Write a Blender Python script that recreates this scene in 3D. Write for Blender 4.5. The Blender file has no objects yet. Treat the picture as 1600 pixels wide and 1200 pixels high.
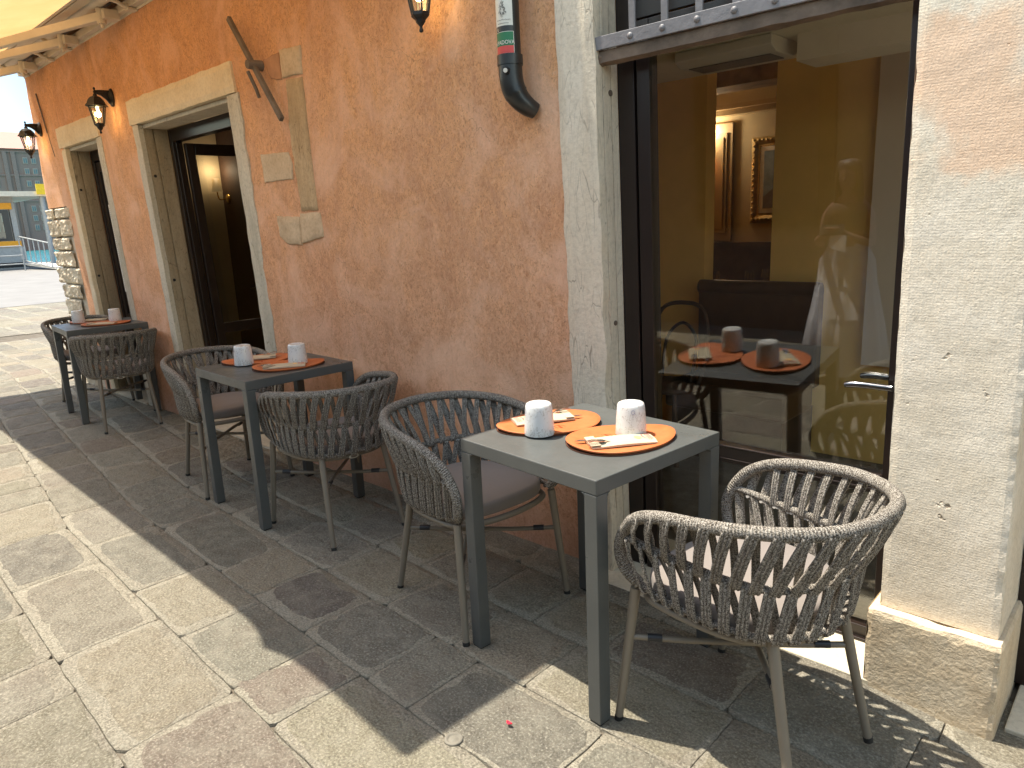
import bpy, bmesh, math, random
from mathutils import Vector, Matrix, noise
random.seed(7)
D = bpy.data
S = bpy.context.scene
COL = S.collection
R = math.radians
# ------------------------------------------------------------------ camera
YAW, PIT, ROL = 0.759683, 0.224564, -0.043998
cam = D.cameras.new('Camera'); co = D.objects.new('Camera', cam); COL.objects.link(co); S.camera = co
cam.sensor_fit = 'HORIZONTAL'; cam.sensor_width = 36; cam.lens = 25.0948
cam.clip_start = 0.05; cam.clip_end = 1000
f0 = Vector((-math.sin(YAW), math.cos(YAW), 0)); r0 = Vector((math.cos(YAW), math.sin(YAW), 0)); u0 = Vector((0, 0, 1))
w_ = math.cos(PIT)*f0 - math.sin(PIT)*u0; u1 = math.sin(PIT)*f0 + math.cos(PIT)*u0
rr = math.cos(ROL)*r0 + math.sin(ROL)*u1; uu = -math.sin(ROL)*r0 + math.cos(ROL)*u1
M = Matrix((rr, uu, -w_)).transposed().to_4x4(); M.translation = Vector((0, -2.222, 1.428)); co.matrix_world = M
# ------------------------------------------------------------------ sun, sky, exposure
SD = Vector((0.342, 0.130, -1.0)).normalized()          # direction the light travels
sun = D.lights.new('Sun', 'SUN'); sun.energy = 2.15; sun.angle = R(0.53); sun.color = (1.0, 0.93, 0.80)
so = D.objects.new('Sun', sun); COL.objects.link(so); so.rotation_euler = SD.to_track_quat('-Z', 'Y').to_euler()
wd = D.worlds.new('World'); S.world = wd; wd.use_nodes = True
nt = wd.node_tree; bg = nt.nodes['Background']
sk = nt.nodes.new('ShaderNodeTexSky'); sk.sky_type = 'NISHITA'; sk.sun_disc = False
el = math.asin(-SD.z); az = math.atan2(-SD.x, -SD.y)
sk.sun_elevation = el; sk.sun_rotation = az; sk.air_density = 1.0; sk.dust_density = .6
tc = nt.nodes.new('ShaderNodeTexCoord'); sx = nt.nodes.new('ShaderNodeSeparateXYZ'); nt.links.new(tc.outputs['Generated'], sx.inputs[0])
mr = nt.nodes.new('ShaderNodeMapRange'); mr.inputs[1].default_value = -.1; mr.inputs[2].default_value = .35; nt.links.new(sx.outputs[1], mr.inputs[0])
tm = nt.nodes.new('ShaderNodeMix'); tm.data_type = 'RGBA'; tm.blend_type = 'MULTIPLY'; nt.links.new(mr.outputs[0], tm.inputs[0]); nt.links.new(sk.outputs[0], tm.inputs[6]); tm.inputs[7].default_value = (.12, .24, .46, 1)   # the sky away from the sun is deeper
wb = nt.nodes.new('ShaderNodeMix'); wb.data_type = 'RGBA'; wb.blend_type = 'MULTIPLY'; wb.inputs[0].default_value = 1; wb.inputs[7].default_value = (1.15, .97, .70, 1)
nt.links.new(tm.outputs[2], wb.inputs[6]); nt.links.new(wb.outputs[2], bg.inputs[0]); bg.inputs[1].default_value = 0.15
S.view_settings.view_transform = 'Standard'; S.view_settings.look = 'None'; S.view_settings.gamma = 1
S.view_settings.exposure = 2.2
S.cycles.max_bounces = 10; S.cycles.transparent_max_bounces = 16
S.cycles.caustics_reflective = False; S.cycles.caustics_refractive = False
BT = -0.03456
def lean(v): return Vector((v[0], v[1] + BT*v[2], v[2]))
# ------------------------------------------------------------------ materials
def mat(name, base=(.5,.5,.5), rough=.6, metal=0, spec=.5):
    m = D.materials.new(name); m.use_nodes = True
    b = m.node_tree.nodes['Principled BSDF']
    b.inputs['Base Color'].default_value = (*base, 1); b.inputs['Roughness'].default_value = rough
    b.inputs['Metallic'].default_value = metal; b.inputs['Specular IOR Level'].default_value = spec
    return m, m.node_tree, b
class NT:
    """small helper that chains nodes"""
    def __init__(s, t): s.t = t
    def n(s, kind, **kw):
        x = s.t.nodes.new(kind)
        for k, v in kw.items(): setattr(x, k, v)
        return x
    def l(s, a, b): s.t.links.new(a, b)
    def coord(s, scale=(1,1,1), what='Object', rot=(0,0,0)):
        c = s.n('ShaderNodeTexCoord'); m = s.n('ShaderNodeMapping'); m.inputs['Scale'].default_value = scale
        m.inputs['Rotation'].default_value = rot
        s.l(c.outputs[what], m.inputs[0]); return m.outputs[0]
    def noise(s, vec, scale, detail=6, rough=.6, dist=0):
        x = s.n('ShaderNodeTexNoise'); x.inputs['Scale'].default_value = scale; x.inputs['Detail'].default_value = detail
        x.inputs['Roughness'].default_value = rough; x.inputs['Distortion'].default_value = dist
        if vec: s.l(vec, x.inputs['Vector'])
        return x.outputs['Fac']
    def ramp(s, fac, stops):
        x = s.n('ShaderNodeValToRGB'); e = x.color_ramp.elements
        e[0].position = 0; e[1].position = 1
        def setc(x_, c): x_.color = (*c, 1) if isinstance(c, tuple) else (c, c, c, 1)
        for p, c in stops: setc(e.new(min(.9995, max(.0005, p))), c)
        setc(e[0], stops[0][1]); setc(e[len(e)-1], stops[-1][1])
        s.l(fac, x.inputs[0]); return x.outputs[0]
    def mix(s, fac, a, b, mode='MIX'):
        x = s.n('ShaderNodeMix', data_type='RGBA', blend_type=mode)
        for v, i in ((fac, 0), (a, 6), (b, 7)):
            if isinstance(v, (int, float)): x.inputs[i].default_value = v
            elif isinstance(v, tuple): x.inputs[i].default_value = (*v, 1)
            else: s.l(v, x.inputs[i])
        return x.outputs[2]
    def math(s, op, a, b=0, c=0):
        x = s.n('ShaderNodeMath', operation=op)
        for i, v in enumerate((a, b, c)):
            if isinstance(v, (int, float)): x.inputs[i].default_value = v
            else: s.l(v, x.inputs[i])
        return x.outputs[0]
    def bump(s, h, strength=.5, dist=.01, prev=None):
        x = s.n('ShaderNodeBump'); x.inputs['Strength'].default_value = strength; x.inputs['Distance'].default_value = dist
        s.l(h, x.inputs['Height'])
        if prev: s.l(prev, x.inputs['Normal'])
        return x.outputs[0]
    def sep(s, vec):
        x = s.n('ShaderNodeSeparateXYZ'); s.l(vec, x.inputs[0]); return x.outputs
MT = {}
def simple(key, base, rough=.6, metal=0, var=.12, bump=0, bscale=60, spec=.5):
    m, t, b = mat(key, base, rough, metal, spec); N = NT(t); v = N.coord()
    f = N.noise(v, 9, 5)
    lo = tuple(max(0, c*(1-var)) for c in base); hi = tuple(min(1, c*(1+var)) for c in base)
    t.links.new(N.ramp(f, [(.3, lo), (.7, hi)]), b.inputs['Base Color'])
    if bump:
        t.links.new(N.bump(N.noise(v, bscale, 4), bump, .004), b.inputs['Normal'])
    MT[key] = m; return m
# stucco
def m_stucco():
    m, t, b = mat('orange_stucco', rough=.92, spec=.2); N = NT(t); v = N.coord()
    vs = N.coord((1, 1, .5))
    big = N.noise(v, 1.3, 5, .6); med = N.noise(vs, 5, 9, .72, 1.2); fine = N.noise(vs, 38, 7, .75, 1.5)
    z = N.sep(v)[2]
    zz = N.math('ADD', z, N.math('MULTIPLY', big, .8))
    base = N.ramp(N.math('MULTIPLY', zz, .34), [(.12, (.76, .44, .31)), (.42, (.86, .48, .29)), (.62, (.86, .47, .25)), (.95, (.86, .47, .23))])
    c = N.mix(N.ramp(med, [(.44, 0.0), (.66, .85)]), base, (.64, .33, .19))
    c = N.mix(N.math('MULTIPLY', N.ramp(N.noise(v, 4, 6, .7), [(.5, 0.), (.75, 1.)]), .35), c, (.90, .60, .42))
    sp = N.noise(N.coord((1, 1, .7)), 120, 4, .7)
    c = N.mix(N.ramp(sp, [(.58, 0.), (.64, .75)]), c, (.30, .13, .06))
    c = N.mix(N.math('MULTIPLY', N.ramp(fine, [(.45, 0.), (.65, 1.)]), .35), c, (.60, .32, .19))
    mo = N.noise(N.coord((1, 1, .8)), 62, 6, .72, 1.0); mo2 = N.noise(v, 17, 7, .7, 1.6)
    c = N.mix(N.ramp(mo, [(.38, .75), (.50, 0.)]), c, (.54, .26, .13))
    c = N.mix(N.ramp(mo, [(.54, 0.), (.66, .5)]), c, (.92, .60, .38))
    c = N.mix(N.ramp(mo2, [(.48, 0.), (.62, .5)]), c, (.70, .37, .22))
    c = N.mix(N.ramp(N.noise(v, 2.3, 5, .6, .8), [(.48, 0.), (.66, .65)]), c, (.92, .58, .40))
    vo = N.n('ShaderNodeTexVoronoi', feature='DISTANCE_TO_EDGE'); vo.inputs['Scale'].default_value = 1.5; dn = N.n('ShaderNodeTexNoise'); dn.inputs['Scale'].default_value = 3.2; dn.inputs['Detail'].default_value = 7; N.l(v, dn.inputs[0])
    ad = N.n('ShaderNodeVectorMath', operation='MULTIPLY_ADD'); ad.inputs[1].default_value = (.5, .5, .5); N.l(dn.outputs['Color'], ad.inputs[0]); N.l(v, ad.inputs[2]); N.l(ad.outputs[0], vo.inputs['Vector'])
    ck = N.math('MULTIPLY', N.math('SUBTRACT', 1, N.ramp(vo.outputs[0], [(.0, 0.), (.004, 1.)])), N.ramp(N.noise(v, 1.7, 3), [(.52, 0.), (.60, 1.)]))
    c = N.mix(N.math('MULTIPLY', ck, .6), c, (.36, .17, .09))
    dr = N.math('MULTIPLY', N.ramp(N.noise(N.coord((9, 9, .5)), 1.0, 5, .6), [(.56, 0.), (.70, .45)]), N.ramp(N.noise(v, .9, 2), [(.45, 0.), (.6, 1.)]))
    c = N.mix(dr, c, (.60, .33, .20))
    # damp and grime rising from the pavement
    low = N.ramp(N.math('ADD', z, N.math('MULTIPLY', N.noise(v, 3, 6), .5)), [(.22, 1.), (.62, 0.)])
    c = N.mix(N.math('MULTIPLY', low, .32), c, (.50, .32, .24))
    t.links.new(c, b.inputs['Base Color'])
    n1 = N.bump(N.noise(v, 160, 3, .6), .8, .006)
    n2 = N.bump(N.noise(vs, 26, 9, .75, 1.4), .9, .012, n1)
    n3 = N.bump(sp, .5, .004, n2)
    t.links.new(n3, b.inputs['Normal']); MT['stucco'] = m
m_stucco()
def m_stone(key, c1, c2, c3, crack=True, stain=None, tool=False, vert=True, bs=.5):
    m, t, b = mat(key, rough=.88, spec=.25); N = NT(t); v = N.coord()
    vs = N.coord((1, 1, .16)) if vert else v
    c = N.ramp(N.noise(vs, 6, 8, .65), [(.3, c1), (.5, c2), (.72, c3)])
    c = N.mix(N.math('MULTIPLY', N.ramp(N.noise(v, 60, 4, .7), [(.45, 0.), (.75, 1.)]), .4), c, tuple(x*.55 for x in c1))
    h = N.noise(v, 70, 5, .65); nn = N.bump(h, bs, .006)
    if crack:
        vo = N.n('ShaderNodeTexVoronoi', feature='DISTANCE_TO_EDGE'); vo.inputs['Scale'].default_value = 34
        vm = N.coord((1, 1, .16)); dn = N.n('ShaderNodeTexNoise'); dn.inputs['Scale'].default_value = 9
        N.l(vm, dn.inputs[0]); ad = N.n('ShaderNodeVectorMath', operation='MULTIPLY_ADD')
        ad.inputs[1].default_value = (.12, .12, .12); N.l(dn.outputs['Color'], ad.inputs[0]); N.l(vm, ad.inputs[2]); N.l(ad.outputs[0], vo.inputs['Vector'])
        e = N.ramp(vo.outputs[0], [(.0, 0.), (.028, 1.)])
        keep = N.ramp(N.noise(v, 9, 4), [(.44, 1.), (.60, 0.)])
        e2 = N.math('MAXIMUM', e, keep)
        c = N.mix(N.math('MULTIPLY', N.math('SUBTRACT', 1, e2), .9), c, tuple(x*.55 for x in c1)); nn = N.bump(e2, .35, .0025, nn)
    if tool:
        wv = N.n('ShaderNodeTexWave', wave_type='BANDS', bands_direction='Z'); wv.inputs['Scale'].default_value = 42
        wv.inputs['Distortion'].default_value = 4; wv.inputs['Detail'].default_value = 3; wv.inputs['Detail Scale'].default_value = 2.5; N.l(v, wv.inputs[0])
        wx = N.n('ShaderNodeTexWave', wave_type='BANDS', bands_direction='X'); wx.inputs['Scale'].default_value = 36
        wx.inputs['Distortion'].default_value = 5; wx.inputs['Detail'].default_value = 3; wx.inputs['Detail Scale'].default_value = 2.5; N.l(v, wx.inputs[0])
        nn = N.bump(wv.outputs['Fac'], .07, .0028, nn); nn = N.bump(wx.outputs['Fac'], .09, .0025, nn); nn = N.bump(N.noise(v, 190, 3, .7), .35, .003, nn)
        nn = N.bump(N.noise(v, 9, 4), .06, .02, nn)
        pit = N.ramp(N.noise(v, 21, 3, .5), [(.70, 1.), (.76, 0.)]); nn = N.bump(pit, .6, .01, nn)
        c = N.mix(N.math('MULTIPLY', N.math('SUBTRACT', 1, pit), .6), c, (.22, .15, .09))
    if stain:
        zr, colr = stain
        z = N.sep(v)[2]
        st = N.ramp(N.math('MULTIPLY', N.math('ADD', z, N.math('MULTIPLY', N.noise(v, 6, 6), .30)), .4), [(zr[0]*.4, 0.), (zr[0]*.4+.015, 1.), (zr[1]*.4, 1.), (zr[1]*.4+.015, 0.)])
        st = N.math('MULTIPLY', st, N.ramp(N.noise(N.coord((1, 1, .6)), 4.5, 4), [(.36, 0.), (.50, 1.)]))
        c = N.mix(N.math('MULTIPLY', st, .6), c, colr)
    t.links.new(c, b.inputs['Base Color']); t.links.new(nn, b.inputs['Normal']); MT[key] = m
m_stone('cream_stone', (.70, .57, .38), (.76, .64, .45), (.80, .69, .51), crack=False, vert=False, bs=.35)
m_stone('worn_stone', (.44, .40, .31), (.58, .53, .43), (.66, .60, .48))
m_stone('cracked_stone', (.58, .49, .38), (.68, .59, .46), (.74, .66, .54))
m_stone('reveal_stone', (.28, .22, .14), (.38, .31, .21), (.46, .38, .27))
m_stone('pillar_stone', (.66, .57, .44), (.74, .65, .52), (.80, .72, .60), crack=False, tool=True, vert=False, bs=.22, stain=((1.62, 2.02), (.72, .44, .27)))
m_stone('plinth_stone', (.58, .45, .30), (.68, .56, .40), (.74, .64, .49), crack=False, vert=False, bs=1.0)
m_stone('rough_stone', (.50, .42, .31), (.70, .62, .48), (.80, .74, .60), crack=False, vert=False, bs=.9)
m_stone('patch_stone', (.48, .34, .21), (.62, .47, .31), (.70, .55, .38), crack=False, vert=False, bs=.9)
m_stone('old_wood', (.36, .24, .12), (.54, .39, .23), (.66, .51, .33), crack=True, vert=True, bs=.6)
m_stone('threshold', (.52, .46, .34), (.60, .54, .42), (.66, .60, .48), crack=False, vert=False, bs=.2)
# pavement: per slab colour comes from the slabs themselves
def m_pave():
    m, t, b = mat('paving_stone', rough=.85, spec=.25); N = NT(t); v = N.coord()
    a = N.n('ShaderNodeVertexColor', layer_name='stone')
    g = N.noise(v, 130, 4, .7); md = N.noise(v, 11, 8, .7, .3)
    c = N.mix(N.math('MULTIPLY', N.ramp(g, [(.36, 1.), (.56, 0.)]), .72), a.outputs[0], (.10, .085, .065))
    c = N.mix(N.math('MULTIPLY', N.ramp(g, [(.54, 0.), (.68, 1.)]), .55), c, (.52, .48, .39))
    c = N.mix(N.math('MULTIPLY', N.ramp(md, [(.42, 0.), (.68, 1.)]), .45), c, (.34, .315, .25))
    c = N.mix(N.math('MULTIPLY', N.ramp(N.noise(v, 3.2, 6, .7), [(.52, 0.), (.7, 1.)]), .35), c, (.17, .13, .10))
    t.links.new(c, b.inputs['Base Color'])
    n1 = N.bump(g, .8, .006); n2 = N.bump(N.noise(v, 30, 9, .75), 1.0, .016, n1); n3 = N.bump(N.noise(v, 7, 6, .65), .9, .04, n2)
    t.links.new(n3, b.inputs['Normal']); MT['pave'] = m
m_pave()
def m_mortar():
    m, t, b = mat('mortar', rough=.95, spec=.15); N = NT(t); v = N.coord()
    c = N.ramp(N.noise(v, 8, 8, .7), [(.3, (.09, .075, .055)), (.5, (.13, .11, .085)), (.7, (.19, .165, .13))])
    t.links.new(c, b.inputs['Base Color'])
    t.links.new(N.bump(N.noise(v, 45, 8, .75), .6, .008), b.inputs['Normal']); MT['mortar'] = m
m_mortar()
# rope: two-tone marl, UV = metres (u round, v along)
def m_rope(key, wrap):
    m, t, b = mat(key, rough=.95, spec=.1); N = NT(t); v = N.coord((1, 1, 1), 'UV'); o = N.coord()
    wn = N.n('ShaderNodeTexWhiteNoise', noise_dimensions='2D')
    sn = N.n('ShaderNodeVectorMath', operation='SNAP'); sn.inputs[1].default_value = (.0016, .0022, 1); N.l(v, sn.inputs[0]); N.l(sn.outputs[0], wn.inputs[0])
    c = N.ramp(wn.outputs[0], [(.30, (.06, .05, .04)), (.42, (.22, .19, .155)), (.7, (.43, .395, .345))])
    c = N.mix(N.math('MULTIPLY', N.noise(o, 14, 3), .35), c, (.13, .115, .10))
    t.links.new(c, b.inputs['Base Color'])
    u_, v_ = N.sep(v)[0], N.sep(v)[1]
    if wrap:
        ph = N.math('ADD', N.math('MULTIPLY', v_, 2*math.pi/.0075), N.math('MULTIPLY', u_, 60))
        g = N.math('ABSOLUTE', N.math('SINE', N.math('MULTIPLY', ph, .5)))
        nn = N.bump(g, 1.0, .003)
    else:
        ph = N.math('ADD', N.math('MULTIPLY', v_, 2*math.pi/.006), N.math('MULTIPLY', u_, 900))
        nn = N.bump(N.math('SINE', ph), .5, .0012)
    nn = N.bump(wn.outputs[0], .5, .0012, nn)
    t.links.new(nn, b.inputs['Normal']); MT[key] = m
m_rope('rope_wrap', True); m_rope('rope_strap', False)
simple('taupe_metal', (.20, .17, .13), .42, .0, .04); simple('black_rubber', (.015, .015, .015), .6)
simple('sleeve', (.02, .022, .026), .4); 
simple('badge', (.62, .58, .48), .5)
def m_graphite():
    m, t, b = mat('graphite', (.080, .084, .081), .34); N = NT(t); v = N.coord()
    t.links.new(N.ramp(N.noise(v, 7, 6, .7), [(.35, .27), (.65, .50)]), b.inputs['Roughness'])
    d = N.ramp(N.noise(v, 330, 2, .5), [(.70, 0.), (.74, .35)])
    t.links.new(N.mix(d, N.ramp(N.noise(v, 5, 6, .7), [(.3, (.074, .078, .075)), (.7, (.090, .094, .090))]), (.22, .21, .19)), b.inputs['Base Color'])
    t.links.new(N.bump(N.noise(v, 900, 2), .10, .001), b.inputs['Normal']); MT['graphite'] = m
m_graphite()
simple('black_iron', (.014, .014, .015), .45, .2)
simple('dark_frame', (.018, .011, .009), .32); simple('grey_paint', (.17, .16, .165), .5, 0, .15, .4, 40)
simple('rust', (.13, .095, .07), .9, 0, .5, .9, 40); simple('awning_metal', (.62, .57, .47), .5, 0, .08)
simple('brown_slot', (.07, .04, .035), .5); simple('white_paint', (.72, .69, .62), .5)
simple('yellow_plaster', (.82, .50, .14), .8, 0, .05); simple('ceiling_white', (.80, .74, .62), .8, 0, .04)
simple('cream_wall', (.44, .36, .22), .8, 0, .05); simple('panel_wood', (.36, .27, .15), .5, 0, .1)
simple('beam_wood', (.30, .19, .08), .7, 0, .35, .5, 12); simple('dark_wood', (.05, .025, .014), .7, 0, .3)
simple('leather', (.06, .028, .012), .45, 0, .15); simple('gilt', (.42, .30, .12), .4, .5, .4, 1, 50)
simple('floor_dark', (.26, .21, .15), .35); simple('white_panel', (.66, .54, .40), .5, 0, .02)
simple('brass', (.75, .50, .15), .25, 1, .05); simple('steel', (.62, .62, .62), .22, 1, .04)
simple('chrome_dark', (.16, .16, .17), .2, 1); simple('pipe', (.020, .020, .019), .33, 0, .5)
simple('iron_tie', (.15, .115, .085), .8, 0, .35, 1, 60); simple('paper', (.47, .40, .28), .8, 0, .02)
simple('sticker', (.72, .70, .62), .6); simple('green', (.02, .17, .07), .5); simple('red', (.62, .07, .06), .5)
simple('ink', (.03, .03, .025), .7); simple('gold_ink', (.75, .45, .16), .7); simple('red_ink', (.55, .14, .12), .7)
simple('skin', (.34, .18, .12), .55, 0, .05); simple('hair', (.05, .028, .016), .55, 0, .3)
simple('skirt', (.55, .54, .56), .85, 0, .03); simple('top', (.10, .055, .035), .8); simple('bag', (.45, .42, .38), .8)
simple('brick_grey', (.25, .165, .14), .9, 0, .3); simple('roof_tile', (.48, .24, .19), .9, 0, .2, 1, 1.5)
simple('orange_band', (.75, .33, .01), .5); simple('brick_pale', (.34, .27, .23), .8); simple('pontoon_grey', (.35, .355, .35), .5); simple('deck', (.62, .58, .53), .85, 0, .08)
simple('teal_glass', (.10, .15, .16), .35); simple('wood_int', (.30, .17, .10), .6); simple('yellow_sign', (.80, .55, .02), .5)
simple('brick_stub', (.46, .24, .13), .9, 0, .25, 1, 40); simple('far_facade', (.17, .13, .095), .9, 0, .2); simple('dark_window', (.03, .03, .035), .2); simple('glass_dark', (.10, .09, .075), .25)
simple('white_plastic', (.66, .64, .58), .4, 0, .02); simple('petal', (.7, .02, .05), .5)
simple('grey_sea', (.5, .5, .5), .5)
def m_cushion():
    m, t, b = mat('cushion', (.20, .172, .155), .8); N = NT(t); v = N.coord()
    t.links.new(N.bump(N.noise(v, 900, 2), .15, .001, N.bump(N.noise(v, 9, 3), .25, .01)), b.inputs['Normal'])
    b.inputs['Sheen Weight'].default_value = .15; MT['cushion'] = m
m_cushion()
def m_mat():
    m, t, b = mat('placemat_leather', (.50, .12, .028), .55); N = NT(t); v = N.coord()
    t.links.new(N.ramp(N.noise(v, 30, 5), [(.3, (.44, .115, .032)), (.7, (.52, .15, .045))]), b.inputs['Base Color'])
    t.links.new(N.bump(N.noise(v, 260, 3), .25, .001), b.inputs['Normal']); MT['placemat'] = m
m_mat()
simple('rim_shade', (.10, .03, .012), .7); simple('emboss', (.42, .09, .02), .6)
def m_tumbler():
    m, t, b = mat('speckled_glass', (.66, .66, .645), .12); N = NT(t); v = N.coord()
    vs = N.coord((1, 1, .35)); f = N.noise(vs, 130, 3, .6, 1.2); g = N.noise(vs, 75, 4, .6, 2.0)
    ln = N.ramp(g, [(.475, 1.), (.495, 0.), (.505, 0.), (.525, 1.)])
    pick = N.ramp(N.noise(v, 30, 2), [(.45, 1.), (.55, 0.)])
    ln = N.math('MAXIMUM', ln, pick)
    c = N.mix(N.math('SUBTRACT', 1, ln), (.68, .68, .665), (.30, .25, .22))
    c = N.mix(N.ramp(f, [(.70, 0.), (.76, 1.)]), c, (.10, .09, .09))
    t.links.new(c, b.inputs['Base Color'])
    b.inputs['Subsurface Weight'].default_value = .35; b.inputs['Subsurface Radius'].default_value = (.01, .009, .008)
    b.inputs['Subsurface Scale'].default_value = .6
    t.links.new(N.bump(f, .4, .001), b.inputs['Normal']); MT['tumbler'] = m
m_tumbler()
def m_fabric():
    m = D.materials.new('awning_cloth'); m.use_nodes = True; t = m.node_tree; t.nodes.clear(); N = NT(t); v = N.coord()
    o = N.n('ShaderNodeOutputMaterial'); d = N.n('ShaderNodeBsdfDiffuse'); tr = N.n('ShaderNodeBsdfTranslucent'); mx = N.n('ShaderNodeMixShader')
    c = N.ramp(N.noise(v, 3, 5), [(.3, (.72, .41, .17)), (.7, (.79, .48, .22))])
    N.l(c, d.inputs[0]); N.l(c, tr.inputs[0]); mx.inputs[0].default_value = .40
    N.l(d.outputs[0], mx.inputs[1]); N.l(tr.outputs[0], mx.inputs[2])
    bp = N.bump(N.noise(N.coord((1, .25, 1)), 5, 4), .5, .03); N.l(bp, d.inputs['Normal'])
    N.l(mx.outputs[0], o.inputs[0]); MT['awning_cloth'] = m
m_fabric()
def m_glass(key, ior, tint=(.96, .97, .95)):
    m = D.materials.new(key); m.use_nodes = True; t = m.node_tree; t.nodes.clear(); N = NT(t)
    o = N.n('ShaderNodeOutputMaterial'); fr = N.n('ShaderNodeFresnel'); ge = N.n('ShaderNodeNewGeometry'); mi = N.n('ShaderNodeMapRange'); mi.inputs[3].default_value = ior; mi.inputs[4].default_value = 1/ior
    N.l(ge.outputs['Backfacing'], mi.inputs[0]); N.l(mi.outputs[0], fr.inputs[0])
    tr = N.n('ShaderNodeBsdfTransparent'); tr.inputs[0].default_value = (*tint, 1)
    g = N.n('ShaderNodeBsdfGlossy'); g.inputs['Roughness'].default_value = 0.0; mx = N.n('ShaderNodeMixShader')
    N.l(fr.outputs[0], mx.inputs[0]); N.l(tr.outputs[0], mx.inputs[1]); N.l(g.outputs[0], mx.inputs[2]); N.l(mx.outputs[0], o.inputs[0])
    MT[key] = m
m_glass('door_glass', 1.75); m_glass('thin_glass', 1.5)
def m_emit(key, col, st):
    m = D.materials.new(key); m.use_nodes = True; b = m.node_tree.nodes['Principled BSDF']
    b.inputs['Base Color'].default_value = (*col, 1); b.inputs['Emission Color'].default_value = (*col, 1); b.inputs['Emission Strength'].default_value = st
    MT[key] = m
simple('soffit_grey', (.4, .38, .34), .9)
m_emit('bulb', (1, .72, .30), 6); m_emit('lit_shade', (1, .58, .20), .6); m_emit('dim_shade', (.5, .35, .16), .05)
def m_water():
    m, t, b = mat('water', (.03, .22, .26), .12); N = NT(t); v = N.coord((1, 1, 1))
    t.links.new(N.bump(N.noise(v, 1.2, 6), .8, .3), b.inputs['Normal']); MT['water'] = m
m_water()
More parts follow.
